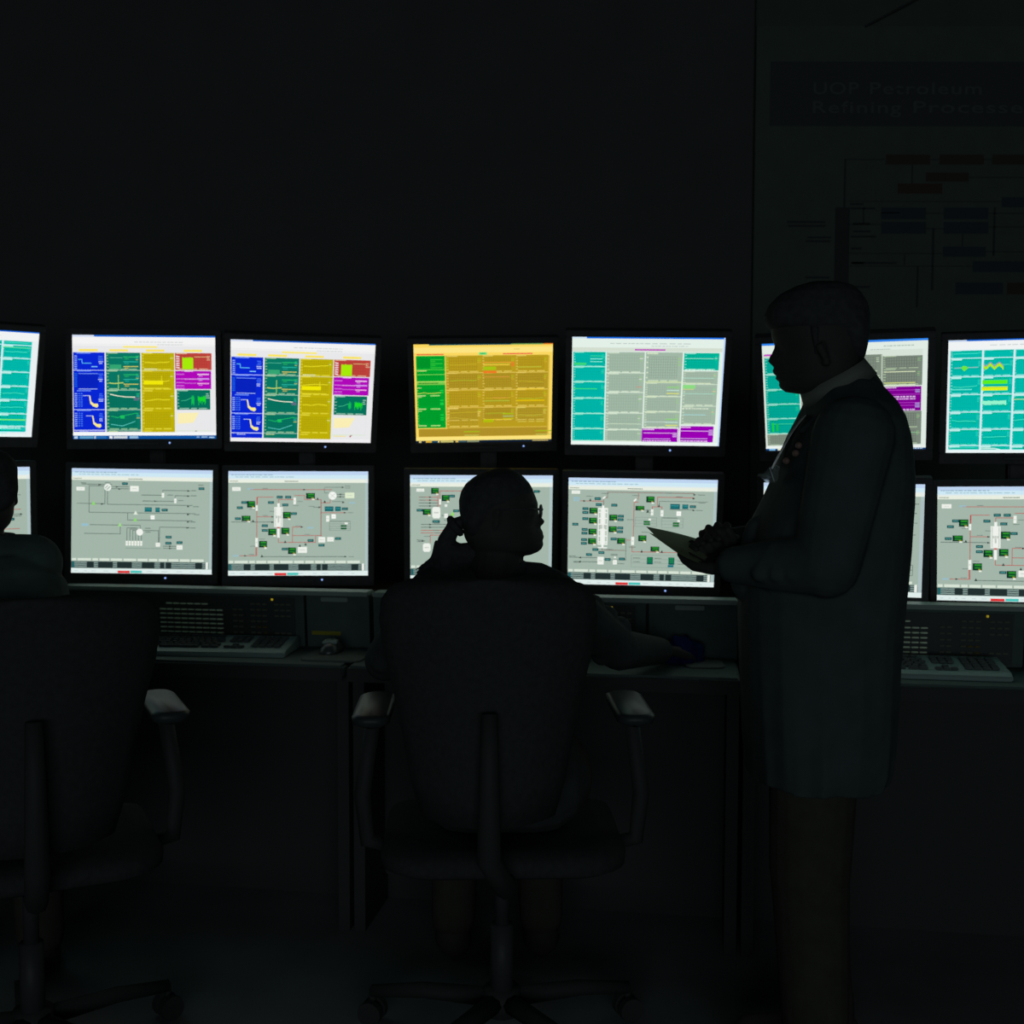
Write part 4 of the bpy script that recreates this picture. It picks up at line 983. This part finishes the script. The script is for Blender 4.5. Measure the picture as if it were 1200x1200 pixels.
# ---------- standing man, seen from his left side
YM = 2.36; SM = F/YM
man = thing('person', 'standing man in a long grey coat, in profile, reading papers he holds', 'person', M.Translation((.62, YM, 0)))
IM = M.Translation((-.62, -YM, 0))
def man_obj(o): o.matrix_basis = IM; return o
hx = lambda px: 960-px
head_rows = [(461.5, 935, 966, 14), (459.5, 921, 975, 24, 3, 12), (455, 914.5, 984, 32, 5, 14), (450.5, 912.6, 991, 38, 6, 16), (447.5, 914.8, 995, 41, 4, 14), (444, 907.4, 997, 43, 9, 17), (441.2, 911.8, 999, 44, 5, 16), (438.3, 906.2, 1000, 45, 9, 17),
    (435, 905, 1001, 46, 9, 17), (430, 907, 1002, 47, 6, 10), (427.5, 902.5, 1003, 47.5, 9, 8), (424, 899, 1004, 48, 12, 8), (420, 900.3, 1005, 48, 10, 6), (414, 903.8, 1006, 48.5, 7, 5), (408, 906.8, 1007, 49, 3, 5), (402.5, 907.3, 1008, 49, 1, 20), (396, 904.6, 1009, 49, 1.5, 24),
    (383, 903, 1010, 49), (370, 904, 1010, 48), (358, 910, 1007, 45), (348, 920, 1000, 38), (340, 935, 988, 25), (336, 950, 972, 10)]
def px_rows(rows, cx, cy, sgn): return [(cy-r[0], sgn*(r[1]-cx), sgn*(r[2]-cx), r[3], *r[4:]) for r in rows]
o0 = P(960, 459, YM)
bm = bmesh.new()
head(bm, px_rows(head_rows, 960, 459, -1), o0, (-1, 0, 0), SM)
Pm = lambda px, py, dy=0: P(px, py, YM+dy)
cone(bm, Pm(968, 440), .052, Pm(985, 480), .062, 20); cone(bm, Pm(985, 475), .06, Pm(990, 520), .075)
for s in (-1, 1):
    cone(bm, Pm(964, 404, s*.083), .006, Pm(968, 424, s*.083), .008, 8)         # ears
    cone(bm, Pm(961, 407, s*.088), .008, Pm(966, 418, s*.088), .006, 8)
    cone(bm, Pm(994, 525, s*.05), .078, Pm(972, 800, s*.05), .10); cone(bm, Pm(995, 505, s*.1), .055, Pm(995, 512, s*.15), .055)
    cone(bm, Pm(960, 800, s*.08), .08, V((.60+.02*s, YM+s*.09, .46)), .062); cone(bm, V((.60+.02*s, YM+s*.09, .46)), .06, V((.63+.03*s, YM+s*.09, .09)), .042)
    x0 = .63+.03*s; cone(bm, V((x0+.02, YM+s*.09, .05)), .042, V((x0-.16, YM+s*.10, .035)), .032, flat=((0, 0, 1), .9))
# near (left) arm and far (right) arm
SHn, ELn, WRn = Pm(1000, 512, -.16), Pm(968, 662, -.175), Pm(853, 662, -.075)
SHf, ELf, WRf = Pm(998, 512, .16), Pm(955, 640, .185), Pm(856, 637, .11)
for a, b, c in ((SHn, ELn, WRn), (SHf, ELf, WRf)): cone(bm, a, .05, b, .04); cone(bm, b, .038, c, .027)
make_hand(bm, WRn, (-.28, .94, .12), (-.45, -.15, .88), 1, (1.0, 1.35, 1.0), .9)
make_hand(bm, WRf, (-.38, -.90, .04), (-.45, .1, .86), -1, (1.0, 1.35, 1.0), .92)
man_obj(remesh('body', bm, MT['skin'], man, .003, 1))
bm = bmesh.new()
head(bm, px_rows([(389, 908, 1012, 47), (385, 900, 1013.5, 50.5), (379, 896.3, 1015, 52), (371, 895, 1015.5, 52), (358, 901, 1012.5, 50), (346, 913, 1005, 44), (337.5, 930, 996, 33), (332.5, 946, 979, 14), (331.5, 956, 969, 5)], 960, 459, -1), o0, (-1, 0, 0), SM)
head(bm, px_rows([(424, 996, 1006, 22), (420, 985, 1008, 36), (410, 975, 1009.5, 46), (398, 966, 1012, 50), (385, 950, 1014, 51), (378, 940, 1014, 50)], 960, 459, -1), o0, (-1, 0, 0), SM)
for s in (-1, 1): cone(bm, Pm(955, 386, s*.082), .008, Pm(957, 414, s*.078), .004, 8)
man_obj(remesh('hair', bm, MT['hair'], man, .004, 2))
# coat: outline rows (y, front, back, half width in m)
coat_rows = [(905, 876, 1031, .185), (890, 875.5, 1036, .19), (860, 873, 1040, .19), (813, 871, 1044, .185), (767, 868.5, 1047.5, .18), (720, 867.5, 1052, .178), (690, 868, 1055, .18), (640, 876, 1059, .185), (610, 886, 1060, .19), (590, 897, 1061, .19), (560, 911, 1061, .19), (530, 921, 1058, .19), (510, 930, 1054.5, .19), (490, 941, 1048, .185), (473, 948, 1041, .155), (458, 958, 1032, .105), (447, 970, 1024, .075)]
bm = bmesh.new(); rings = []
for py, xf, xb, hw in coat_rows:
    a = Pm(xf, py); b = Pm(xb, py); c = (a+b)/2; h = (b.x-a.x)/2
    rings.append([c+V((h*math.copysign(abs(math.cos(t))**.85, math.cos(t)), hw*math.copysign(abs(math.sin(t))**.85, math.sin(t)), .003*math.sin(7*t)+0)) for t in [2*PI*i/36 for i in range(36)]])
# soft folds in the skirt of the coat
for k, ring in enumerate(rings[:7]):
    for i, p in enumerate(ring): p.y += .007*math.sin(i*2.6+k*.2)*(1-k/7)
loft(bm, rings)
for a, b, c in ((SHn, ELn, WRn), (SHf, ELf, WRf)):
    cone(bm, a, .076, b, .062, 18); m2 = b.lerp(c, .93); cone(bm, b, .061, b.lerp(c, .5), .05, 18); cone(bm, b.lerp(c, .5), .05, m2, .036, 18)
    for k in range(4):   # sleeve folds
        q = b.lerp(c, .1+.17*k); cone(bm, q+V((.01, -.03, .028)), .02, q+V((-.015, -.035, -.01)), .02, 8)
cone(bm, Pm(890, 622), .03, Pm(885, 680), .05, 16)
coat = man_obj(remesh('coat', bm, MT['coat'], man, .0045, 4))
# shirt collar band, high at the nape
def band(cx, cy, lean, rx, ry, h, flare, name, m, parent, th=.006):
    bm = bmesh.new(); c = Pm(cx, cy); Rm = M.Rotation(lean, 3, 'Y'); rings = []
    for rr_, z in ((0, 0), (flare, h), (flare+th, h), (th, -.004)):
        rings.append([c + Rm @ V(((rx-rr_*0+ (0 if rr_ in (0, th) else -flare) + (th if rr_ > flare-1e-6 and rr_ != flare or rr_ == th else 0))*math.cos(2*PI*i/32), (ry + (th if rr_ in (flare+th, th) else 0))*math.sin(2*PI*i/32), z)) for i in range(32)])
    rings.append(rings[0]); loft(bm, rings, False); bmesh.ops.remove_doubles(bm, verts=bm.verts[:], dist=1e-6)
    return man_obj(sub(parent, name, bm, m, True))
band(984, 457, R(-29), .071, .072, .034, .008, 'shirt_collar', MT['collar'], man)
bm = bmesh.new(); cone(bm, Pm(1019, 437), .010, Pm(1029, 452), .011, 12); cone(bm, Pm(1029, 452), .010, Pm(1032, 462), .007, 12)
for s in (-1, 1): cone(bm, Pm(1022, 444), .010, Pm(1010, 452, s*.07), .012, 12); cone(bm, Pm(1010, 452, s*.07), .012, Pm(975, 478, s*.09), .010, 12); cone(bm, Pm(975, 478, s*.09), .010, Pm(940, 505, s*.05), .007, 12)
man_obj(remesh('coat_collar', bm, MT['coat'], man, .004, 2))
for px, py in ((936, 522), (932.5, 531), (921.5, 540)):
    bm = bmesh.new(); c = Pm(px, py, -.12); bmesh.ops.create_uvsphere(bm, u_segments=12, v_segments=8, radius=.0065, matrix=M.Translation(c))
    man_obj(sub(man, 'coat_button', bm, MT['button'], True))
bm = bmesh.new()
for s in (-1, 1):
    h_, k_, a_ = Pm(955, 850, s*.075), V((.60+.02*s, YM+s*.09, .46)), V((.63+.03*s, YM+s*.09, .085))
    cone(bm, h_, .088, k_, .078, 18); cone(bm, k_, .076, a_, .062, 18); cone(bm, a_+V((0, 0, .05)), .062, a_, .064, 18)
man_obj(remesh('trousers', bm, MT['trousers'], man, .006, 3))
for s in (-1, 1):
    bm = bmesh.new(); x0 = .63+.03*s; cone(bm, V((x0+.03, YM+s*.09, .048)), .047, V((x0-.15, YM+s*.105, .038)), .038, 18)
    for v in bm.verts: v.co.z = max(.001, v.co.z)
    man_obj(sub(man, 'shoe', bm, MT['shoe'], True))
# lanyard and badge: worn, so part of his clothing
def ribbon(bm, path, y0, y1, th=.0016):
    g = [[Pm(px, py, y) for y in (y0, y1)] for px, py in path]
    rings = []
    for i, (p, q) in enumerate(g):
        d = (g[min(i+1, len(g)-1)][0]-g[max(i-1, 0)][0]).normalized(); n = d.cross(q-p).normalized()*th
        rings.append([p, q, q+n, p+n])
    loft(bm, rings)
bm = bmesh.new()
ribbon(bm, [(944, 486), (935, 497), (927, 508), (919, 522), (911, 537), (904.5, 549)], -.045, -.013)
ribbon(bm, [(944, 484), (935, 495), (926, 507), (918, 521), (910, 536), (904, 548)], .005, .030)
lan = man_obj(sub(man, 'lanyard', bm, MT['strap']))
bm = bmesh.new()
pts = [(909, 545), (914, 548), (910, 566), (897, 565), (891, 559), (900, 549)]
vs0 = [bm.verts.new(Pm(x, y, -.045+(909-x)*.0016)) for x, y in pts]; vs1 = [bm.verts.new(Pm(x, y, -.040+(909-x)*.0016)) for x, y in pts]
bm.faces.new(vs0); bm.faces.new(vs1[::-1])
for i in range(6): bm.faces.new((vs0[i], vs0[(i+1) % 6], vs1[(i+1) % 6], vs1[i]))
sub(lan, 'badge_holder', bm, MT['plastic'])
bm = bmesh.new(); ribbon(bm, [(901.5, 548), (904.5, 556), (907, 564)], -.075, -.028, .001); tag(sub(lan, 'badge_card', bm, MT['badge']), 'blue-white badge card coloured and placed as a screen glint')

# papers in his hands: two curved sheets
def sheet(corners, bow, label, name='sheet_of_paper'):
    bm = bmesh.new(); g = []; N = 10
    a, b, c, d = corners     # outer far, outer near, inner near, inner far
    for i in range(N+1):
        row = []
        for j in range(7):
            u, v = i/N, j/6; p = a.lerp(d, u).lerp(b.lerp(c, u), v); row.append(bm.verts.new(p+V((0, 0, bow*math.sin(PI*u)))))
        g.append(row)
    for i in range(N):
        for j in range(6): bm.faces.new((g[i][j], g[i+1][j], g[i+1][j+1], g[i][j+1]))
    r = bmesh.ops.solidify(bm, geom=bm.faces[:], thickness=.0012)
    return tag(obj(name, bm, MT['paper'], None, True), label, 'paper', 'papers held by the standing man')
sheet([P(757, 617, 2.46), P(771, 631, 2.29), P(826, 657, 2.30), P(838, 638, 2.47)], .003, 'upper sheet of paper held out by the standing man')
sheet([P(760, 624, 2.455), P(790, 645.5, 2.29), P(834, 664, 2.31), P(840, 645, 2.46)], -.004, 'lower drooping sheet of paper under the one the man reads')

# ---------- seated people
def seated(mw, label, head_fn, SH, EL, WR, hair_fn, cloth, legs_m, z_sh=.965, vox=.0045, hands=True, extra=None):
    """mw places the seat; everything below is in world space via W()"""
    t = thing('person', label, 'person', M.Translation(mw.translation))
    I = M.Translation(-mw.translation)
    L = lambda x, y, z: mw @ V((x, y, z))
    mid = (SH[0]+SH[1])/2; rt = (SH[1]-SH[0]).normalized(); ft = (mw.to_3x3() @ V((0, 1, 0)))
    bm = bmesh.new(); head_fn(bm)
    def torso(bm, g):
        cone(bm, L(-.07, -.07, .58), .105+g, L(.07, -.07, .58), .105+g, 18); cone(bm, L(0, -.08, .60), .12+g, L(0, -.07, .60).lerp(mid-ft*.05, .6), .115+g, 18)
        for s in (-1, 1): cone(bm, L(s*.045, -.07, .70), .10+g, mid+rt*s*.07-ft*.03-V((0, 0, .085)), .10+g, 18)
    torso(bm, 0)
    for a, b in zip(SH, (-1, 1)): cone(bm, mid+V((0, 0, .012)), .055, a, .05)
    for s in (-1, 1):
        k, an = L(s*.10, .39, .545), L(s*.11, .36, .10)
        cone(bm, L(s*.09, -.05, .565), .08, k, .058); cone(bm, k, .056, an, .04); cone(bm, an-V((0, 0, .04)), .04, L(s*.12, .50, .045), .032)
    for s, a, b, c in zip((-1, 1), SH, EL, WR):
        cone(bm, a, .045, b, .036); cone(bm, b, .035, c, .025)
        d = (c-b).normalized(); make_hand(bm, c, (d.x, d.y, -.12), (0, 0, -1), s, (.15, .3, .25), .92)
    body = remesh('body', bm, MT['skin'], t, .0032, 1); body.matrix_basis = I
    bm = bmesh.new(); torso(bm, .014)
    for s, a, b, c in zip((-1, 1), SH, EL, WR):
        cone(bm, mid+V((0, 0, .004)), .062, a, .062, 18); cone(bm, a, .062, b, .05, 18); cone(bm, b, .049, b.lerp(c, .9), .034, 18)
        for k in range(4): q = a.lerp(b, .2+.22*k); cone(bm, q+V((.02, .02, .03)), .032, q+V((-.02, -.02, -.02)), .03, 8)
    if extra: extra(bm)
    o = remesh(cloth[0], bm, cloth[1], t, vox, 4); o.matrix_basis = I
    bm = bmesh.new()
    for s in (-1, 1):
        k, an = L(s*.10, .39, .548), L(s*.11, .36, .10); cone(bm, L(s*.085, -.06, .575), .095, k, .07, 18); cone(bm, k, .068, an, .055, 18)
    cone(bm, L(-.08, -.06, .58), .115, L(.08, -.06, .58), .115, 18)
    o = remesh('trousers', bm, legs_m, t, .006, 3); o.matrix_basis = I
    for s in (-1, 1):
        bm = bmesh.new(); cone(bm, L(s*.11, .35, .05), .046, L(s*.12, .51, .04), .037, 16); 
        for v in bm.verts: v.co.z = max(.001, v.co.z)
        o = sub(t, 'shoe', bm, MT['shoe'], True); o.matrix_basis = I
    hair_fn(t, I)
    return t, I

# woman, head turned to the right
YW = 2.60; SW = F/YW
Pw = lambda px, py, dy=0: P(px, py, YW+dy)
w_rows = [(650, 622, 560, 22), (646.5, 630.5, 556, 27), (643, 635, 552, 33, 3, 14), (638, 637.3, 549, 37, 4, 14), (633, 636.2, 546, 39, 3, 14), (629, 638, 544, 40, 5, 14), (626, 636.8, 543.5, 41, 4, 14), (622.5, 636.4, 543, 41, 4, 12), (619, 634, 542, 41.5, 4, 10), (616, 633.8, 541, 42, 4, 9), (613.5, 638, 541, 42, 9, 8), (610, 639, 541, 42, 10, 7), (606, 635, 540, 43, 6, 6),
    (602, 631.8, 540, 43, 3, 5), (595, 630.3, 540, 43, 1, 20), (590, 630.5, 540, 43, 1, 22), (584, 628.6, 540.5, 43), (575, 625, 542, 42), (566, 618, 547, 38), (558, 609, 556, 30), (552, 597, 571, 17)]
def w_head(bm):
    head(bm, px_rows(w_rows, 588, 646, 1), Pw(588, 646), (1, 0, 0), SW)
    cone(bm, Pw(587, 632), .052, Pw(582, 668, -.01), .058, 18)
    for s in (-1, 1): cone(bm, Pw(583, 600, s*.078), .008, Pw(581, 616, s*.076), .007, 8)
def w_hair(t, I):
    bm = bmesh.new()
    head(bm, px_rows([(592, 612, 538, 43), (586, 618, 537.6, 45.5), (575, 625.6, 540.3, 45), (566, 620.5, 546, 42), (558, 613.5, 556, 35), (552, 605, 569, 23), (548.6, 597, 580, 9), (548, 591, 586, 4)], 588, 646, 1), Pw(588, 646), (1, 0, 0), SW)
    head(bm, px_rows([(630, 566, 550, 24), (622, 572, 545.5, 36), (610, 578, 541, 43), (598, 590, 538, 45.5), (586, 605, 537.6, 45.5)], 588, 646, 1), Pw(588, 646), (1, 0, 0), SW)
    hair = remesh('hair', bm, MT['hair'], t, .004, 2); hair.matrix_basis = I
    bm = bmesh.new()
    cone(bm, Pw(543, 611), .014, Pw(532, 616), .0165, 14); cone(bm, Pw(531, 619), .0165, Pw(522.5, 634), .019, 14); cone(bm, Pw(522.5, 634), .018, Pw(527, 650), .034, 14); cone(bm, Pw(528, 651), .034, Pw(521, 680), .036, 14); cone(bm, Pw(552, 651), .030, Pw(530, 655), .033, 14); cone(bm, Pw(512, 670), .022, Pw(497, 684, -.01), .02, 14); cone(bm, Pw(500, 672), .016, Pw(486, 680, -.01), .007, 12)
    for k in range(22):
        a = Pw(514+rnd.uniform(-3, 4), 640+rnd.uniform(-5, 8), rnd.uniform(-.02, .02)); m_ = Pw(508+rnd.uniform(-2, 3), 655, 0); e = Pw(494+rnd.uniform(-7, 10), 672+rnd.uniform(-5, 9), rnd.uniform(-.03, .03)); cone(bm, a, .005, m_, .005, 6); cone(bm, m_, .005, e, .0022, 6)
    tail = remesh('ponytail', bm, MT['hair'], t, .0028, 1); tail.matrix_basis = I
    bm = bmesh.new(); c = Pw(533.5, 616.5); ax = (Pw(524, 624)-Pw(543, 610)).normalized(); d, u, w = frame_of(ax)
    tube(bm, [c+(u*math.cos(k*PI/10)+w*math.sin(k*PI/10))*.018 for k in range(20)], .0085, 8, True); o = sub(tail, 'hair_tie', bm, MT['hair'], True); o.matrix_basis = M()
    # spectacles
    bm = bmesh.new()
    for s in (-1, 1):
        c = Pw(633.8, 599, s*.030); tube(bm, [c+V((.0035*math.cos(k*PI/10)*0+.002*math.cos(k*PI/10), .021*math.cos(k*PI/10), .0125*math.sin(k*PI/10))) for k in range(20)], .0027, 6, True)
        tube(bm, [c+V((0, s*.021, .004)), Pw(620, 596.5, s*.071), Pw(585, 598, s*.081)], .0018, 6)
    tube(bm, [Pw(634.5, 598, -.010), Pw(636, 597, 0), Pw(634.5, 598, .010)], .0018, 6)
    o = sub(t, 'spectacles', bm, MT['specs'], True); o.matrix_basis = I
    # collar standing at her neck
    bm = bmesh.new(); rings = []
    c = Pw(584, 659); 
    for rx, z in ((.068, -.016), (.060, .008), (.056, .008), (.062, -.016)): rings.append([c+V((rx*math.cos(k*PI/14), rx*.95*math.sin(k*PI/14), z-.10*rx*math.cos(k*PI/14)*1.0)) for k in range(28)])
    rings.append(rings[0]); loft(bm, rings, False); bmesh.ops.remove_doubles(bm, verts=bm.verts[:], dist=1e-6); o = sub(t, 'jacket_collar', bm, MT['jacket'], True); o.matrix_basis = I
SHw = [Pw(514, 694, .0), Pw(650, 703, .0)]
ELw = [V((-.29, 2.72, .79)), V((.255, 2.80, .80))]
WRw = [V((-.13, 2.99, .758)), V((.39, 3.03, .756))]
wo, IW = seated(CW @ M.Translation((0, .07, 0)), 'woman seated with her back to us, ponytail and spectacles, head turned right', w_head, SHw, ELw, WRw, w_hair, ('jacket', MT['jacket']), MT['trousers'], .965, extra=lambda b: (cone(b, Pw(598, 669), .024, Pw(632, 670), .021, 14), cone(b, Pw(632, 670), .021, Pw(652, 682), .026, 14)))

# operator at the left edge, seen from behind
YL_ = 2.52; SLf = F/YL_
Pl = lambda px, py, dy=0: P(px, py, YL_+dy)
fl = (LCW.to_3x3() @ V((0, 1, 0))).normalized()
HL = Pl(-29, 622)
def l_head(bm):
    rows = [(r[0], r[1]-588, r[2]-588, r[3], *r[4:]) for r in w_rows]
    head(bm, [(646-r[0], *r[1:]) for r in rows], HL, tuple(fl), SW)
    cone(bm, HL+V((0, 0, .03))-fl*.01, .052, Pl(-26, 650), .058, 18)
    lat = V((0, 0, 1)).cross(fl)
    for s in (-1, 1): cone(bm, HL+lat*s*.078+V((0, 0, .06)), .008, HL+lat*s*.076+V((0, 0, .09)), .008, 8)
def l_hair(t, I):
    bm = bmesh.new()
    head(bm, [(646-z, a-588, b-588, c) for z, a, b, c in [(592, 612, 538, 43), (586, 618, 536, 45.5), (575, 625.6, 538, 46), (566, 620.5, 544, 43), (558, 613.5, 554, 36), (552, 605, 567, 24), (547.5, 597, 580, 9), (546.5, 591, 586, 4)]], HL, tuple(fl), SW)
    head(bm, [(646-z, a-588, b-588, c) for z, a, b, c in [(626, 566, 547, 24), (618, 572, 542, 36), (610, 578, 539, 43), (598, 590, 537, 45.5), (586, 605, 536, 45.5)]], HL, tuple(fl), SW)
    o = remesh('hair', bm, MT['hair'], t, .004, 2); o.matrix_basis = I
    bm = bmesh.new(); rings = []; c = Pl(-24, 634)
    for rx, z in ((.078, -.016), (.07, .014), (.064, .014), (.07, -.016)): rings.append([c+V((rx*math.cos(k*PI/14), rx*math.sin(k*PI/14), z)) for k in range(28)])
    rings.append(rings[0]); loft(bm, rings, False); bmesh.ops.remove_doubles(bm, verts=bm.verts[:], dist=1e-6); o = sub(t, 'shirt_collar', bm, MT['shirt'], True); o.matrix_basis = I
lw = LCW @ M.Translation((-.07, .07, 0)); r_ = (LCW.to_3x3() @ V((1, 0, 0)))
SHl = [Pl(-84, 662), Pl(38, 660)]
ELl = [SHl[0]-r_*.06+fl*.12-V((0, 0, .22)), SHl[1]-r_*.035+fl*.10-V((0, 0, .25))]
WRl = [lw @ V((-.20, .36, .76)), lw @ V((-.03, .37, .77))]
seated(lw, 'person in a dark shirt seen from behind at the left edge, seated', l_head, SHl, ELl, WRl, l_hair, ('shirt', MT['shirt']), MT['trousers'], .985)

# ------------------------------------------------------------------ light: the screens, and dim fill added to lift the blacks
w = bpy.data.worlds.new('world'); sc.world = w; w.use_nodes = True
w.node_tree.nodes['Background'].inputs[0].default_value = (.86, 1.0, 1.06, 1)
w.node_tree.nodes['Background'].inputs[1].default_value = .03
ld = bpy.data.lights.new('frontal_fill_light', 'AREA'); ld.shape = 'RECTANGLE'; ld.size = 6; ld.size_y = 2.6; ld.energy = 62; ld.color = (.86, 1.0, 1.06)
lo = bpy.data.objects.new('frontal_fill_light', ld); C.objects.link(lo); lo.location = (0, -7, 1.6); lo.rotation_euler = (R(90), 0, 0)   # added fill behind the camera, stands for no visible lamp
vs = sc.view_settings
vs.view_transform = 'Standard'; vs.look = 'None'; vs.exposure = 0; vs.gamma = 1; vs.use_curve_mapping = False
sc.display_settings.display_device = 'sRGB'
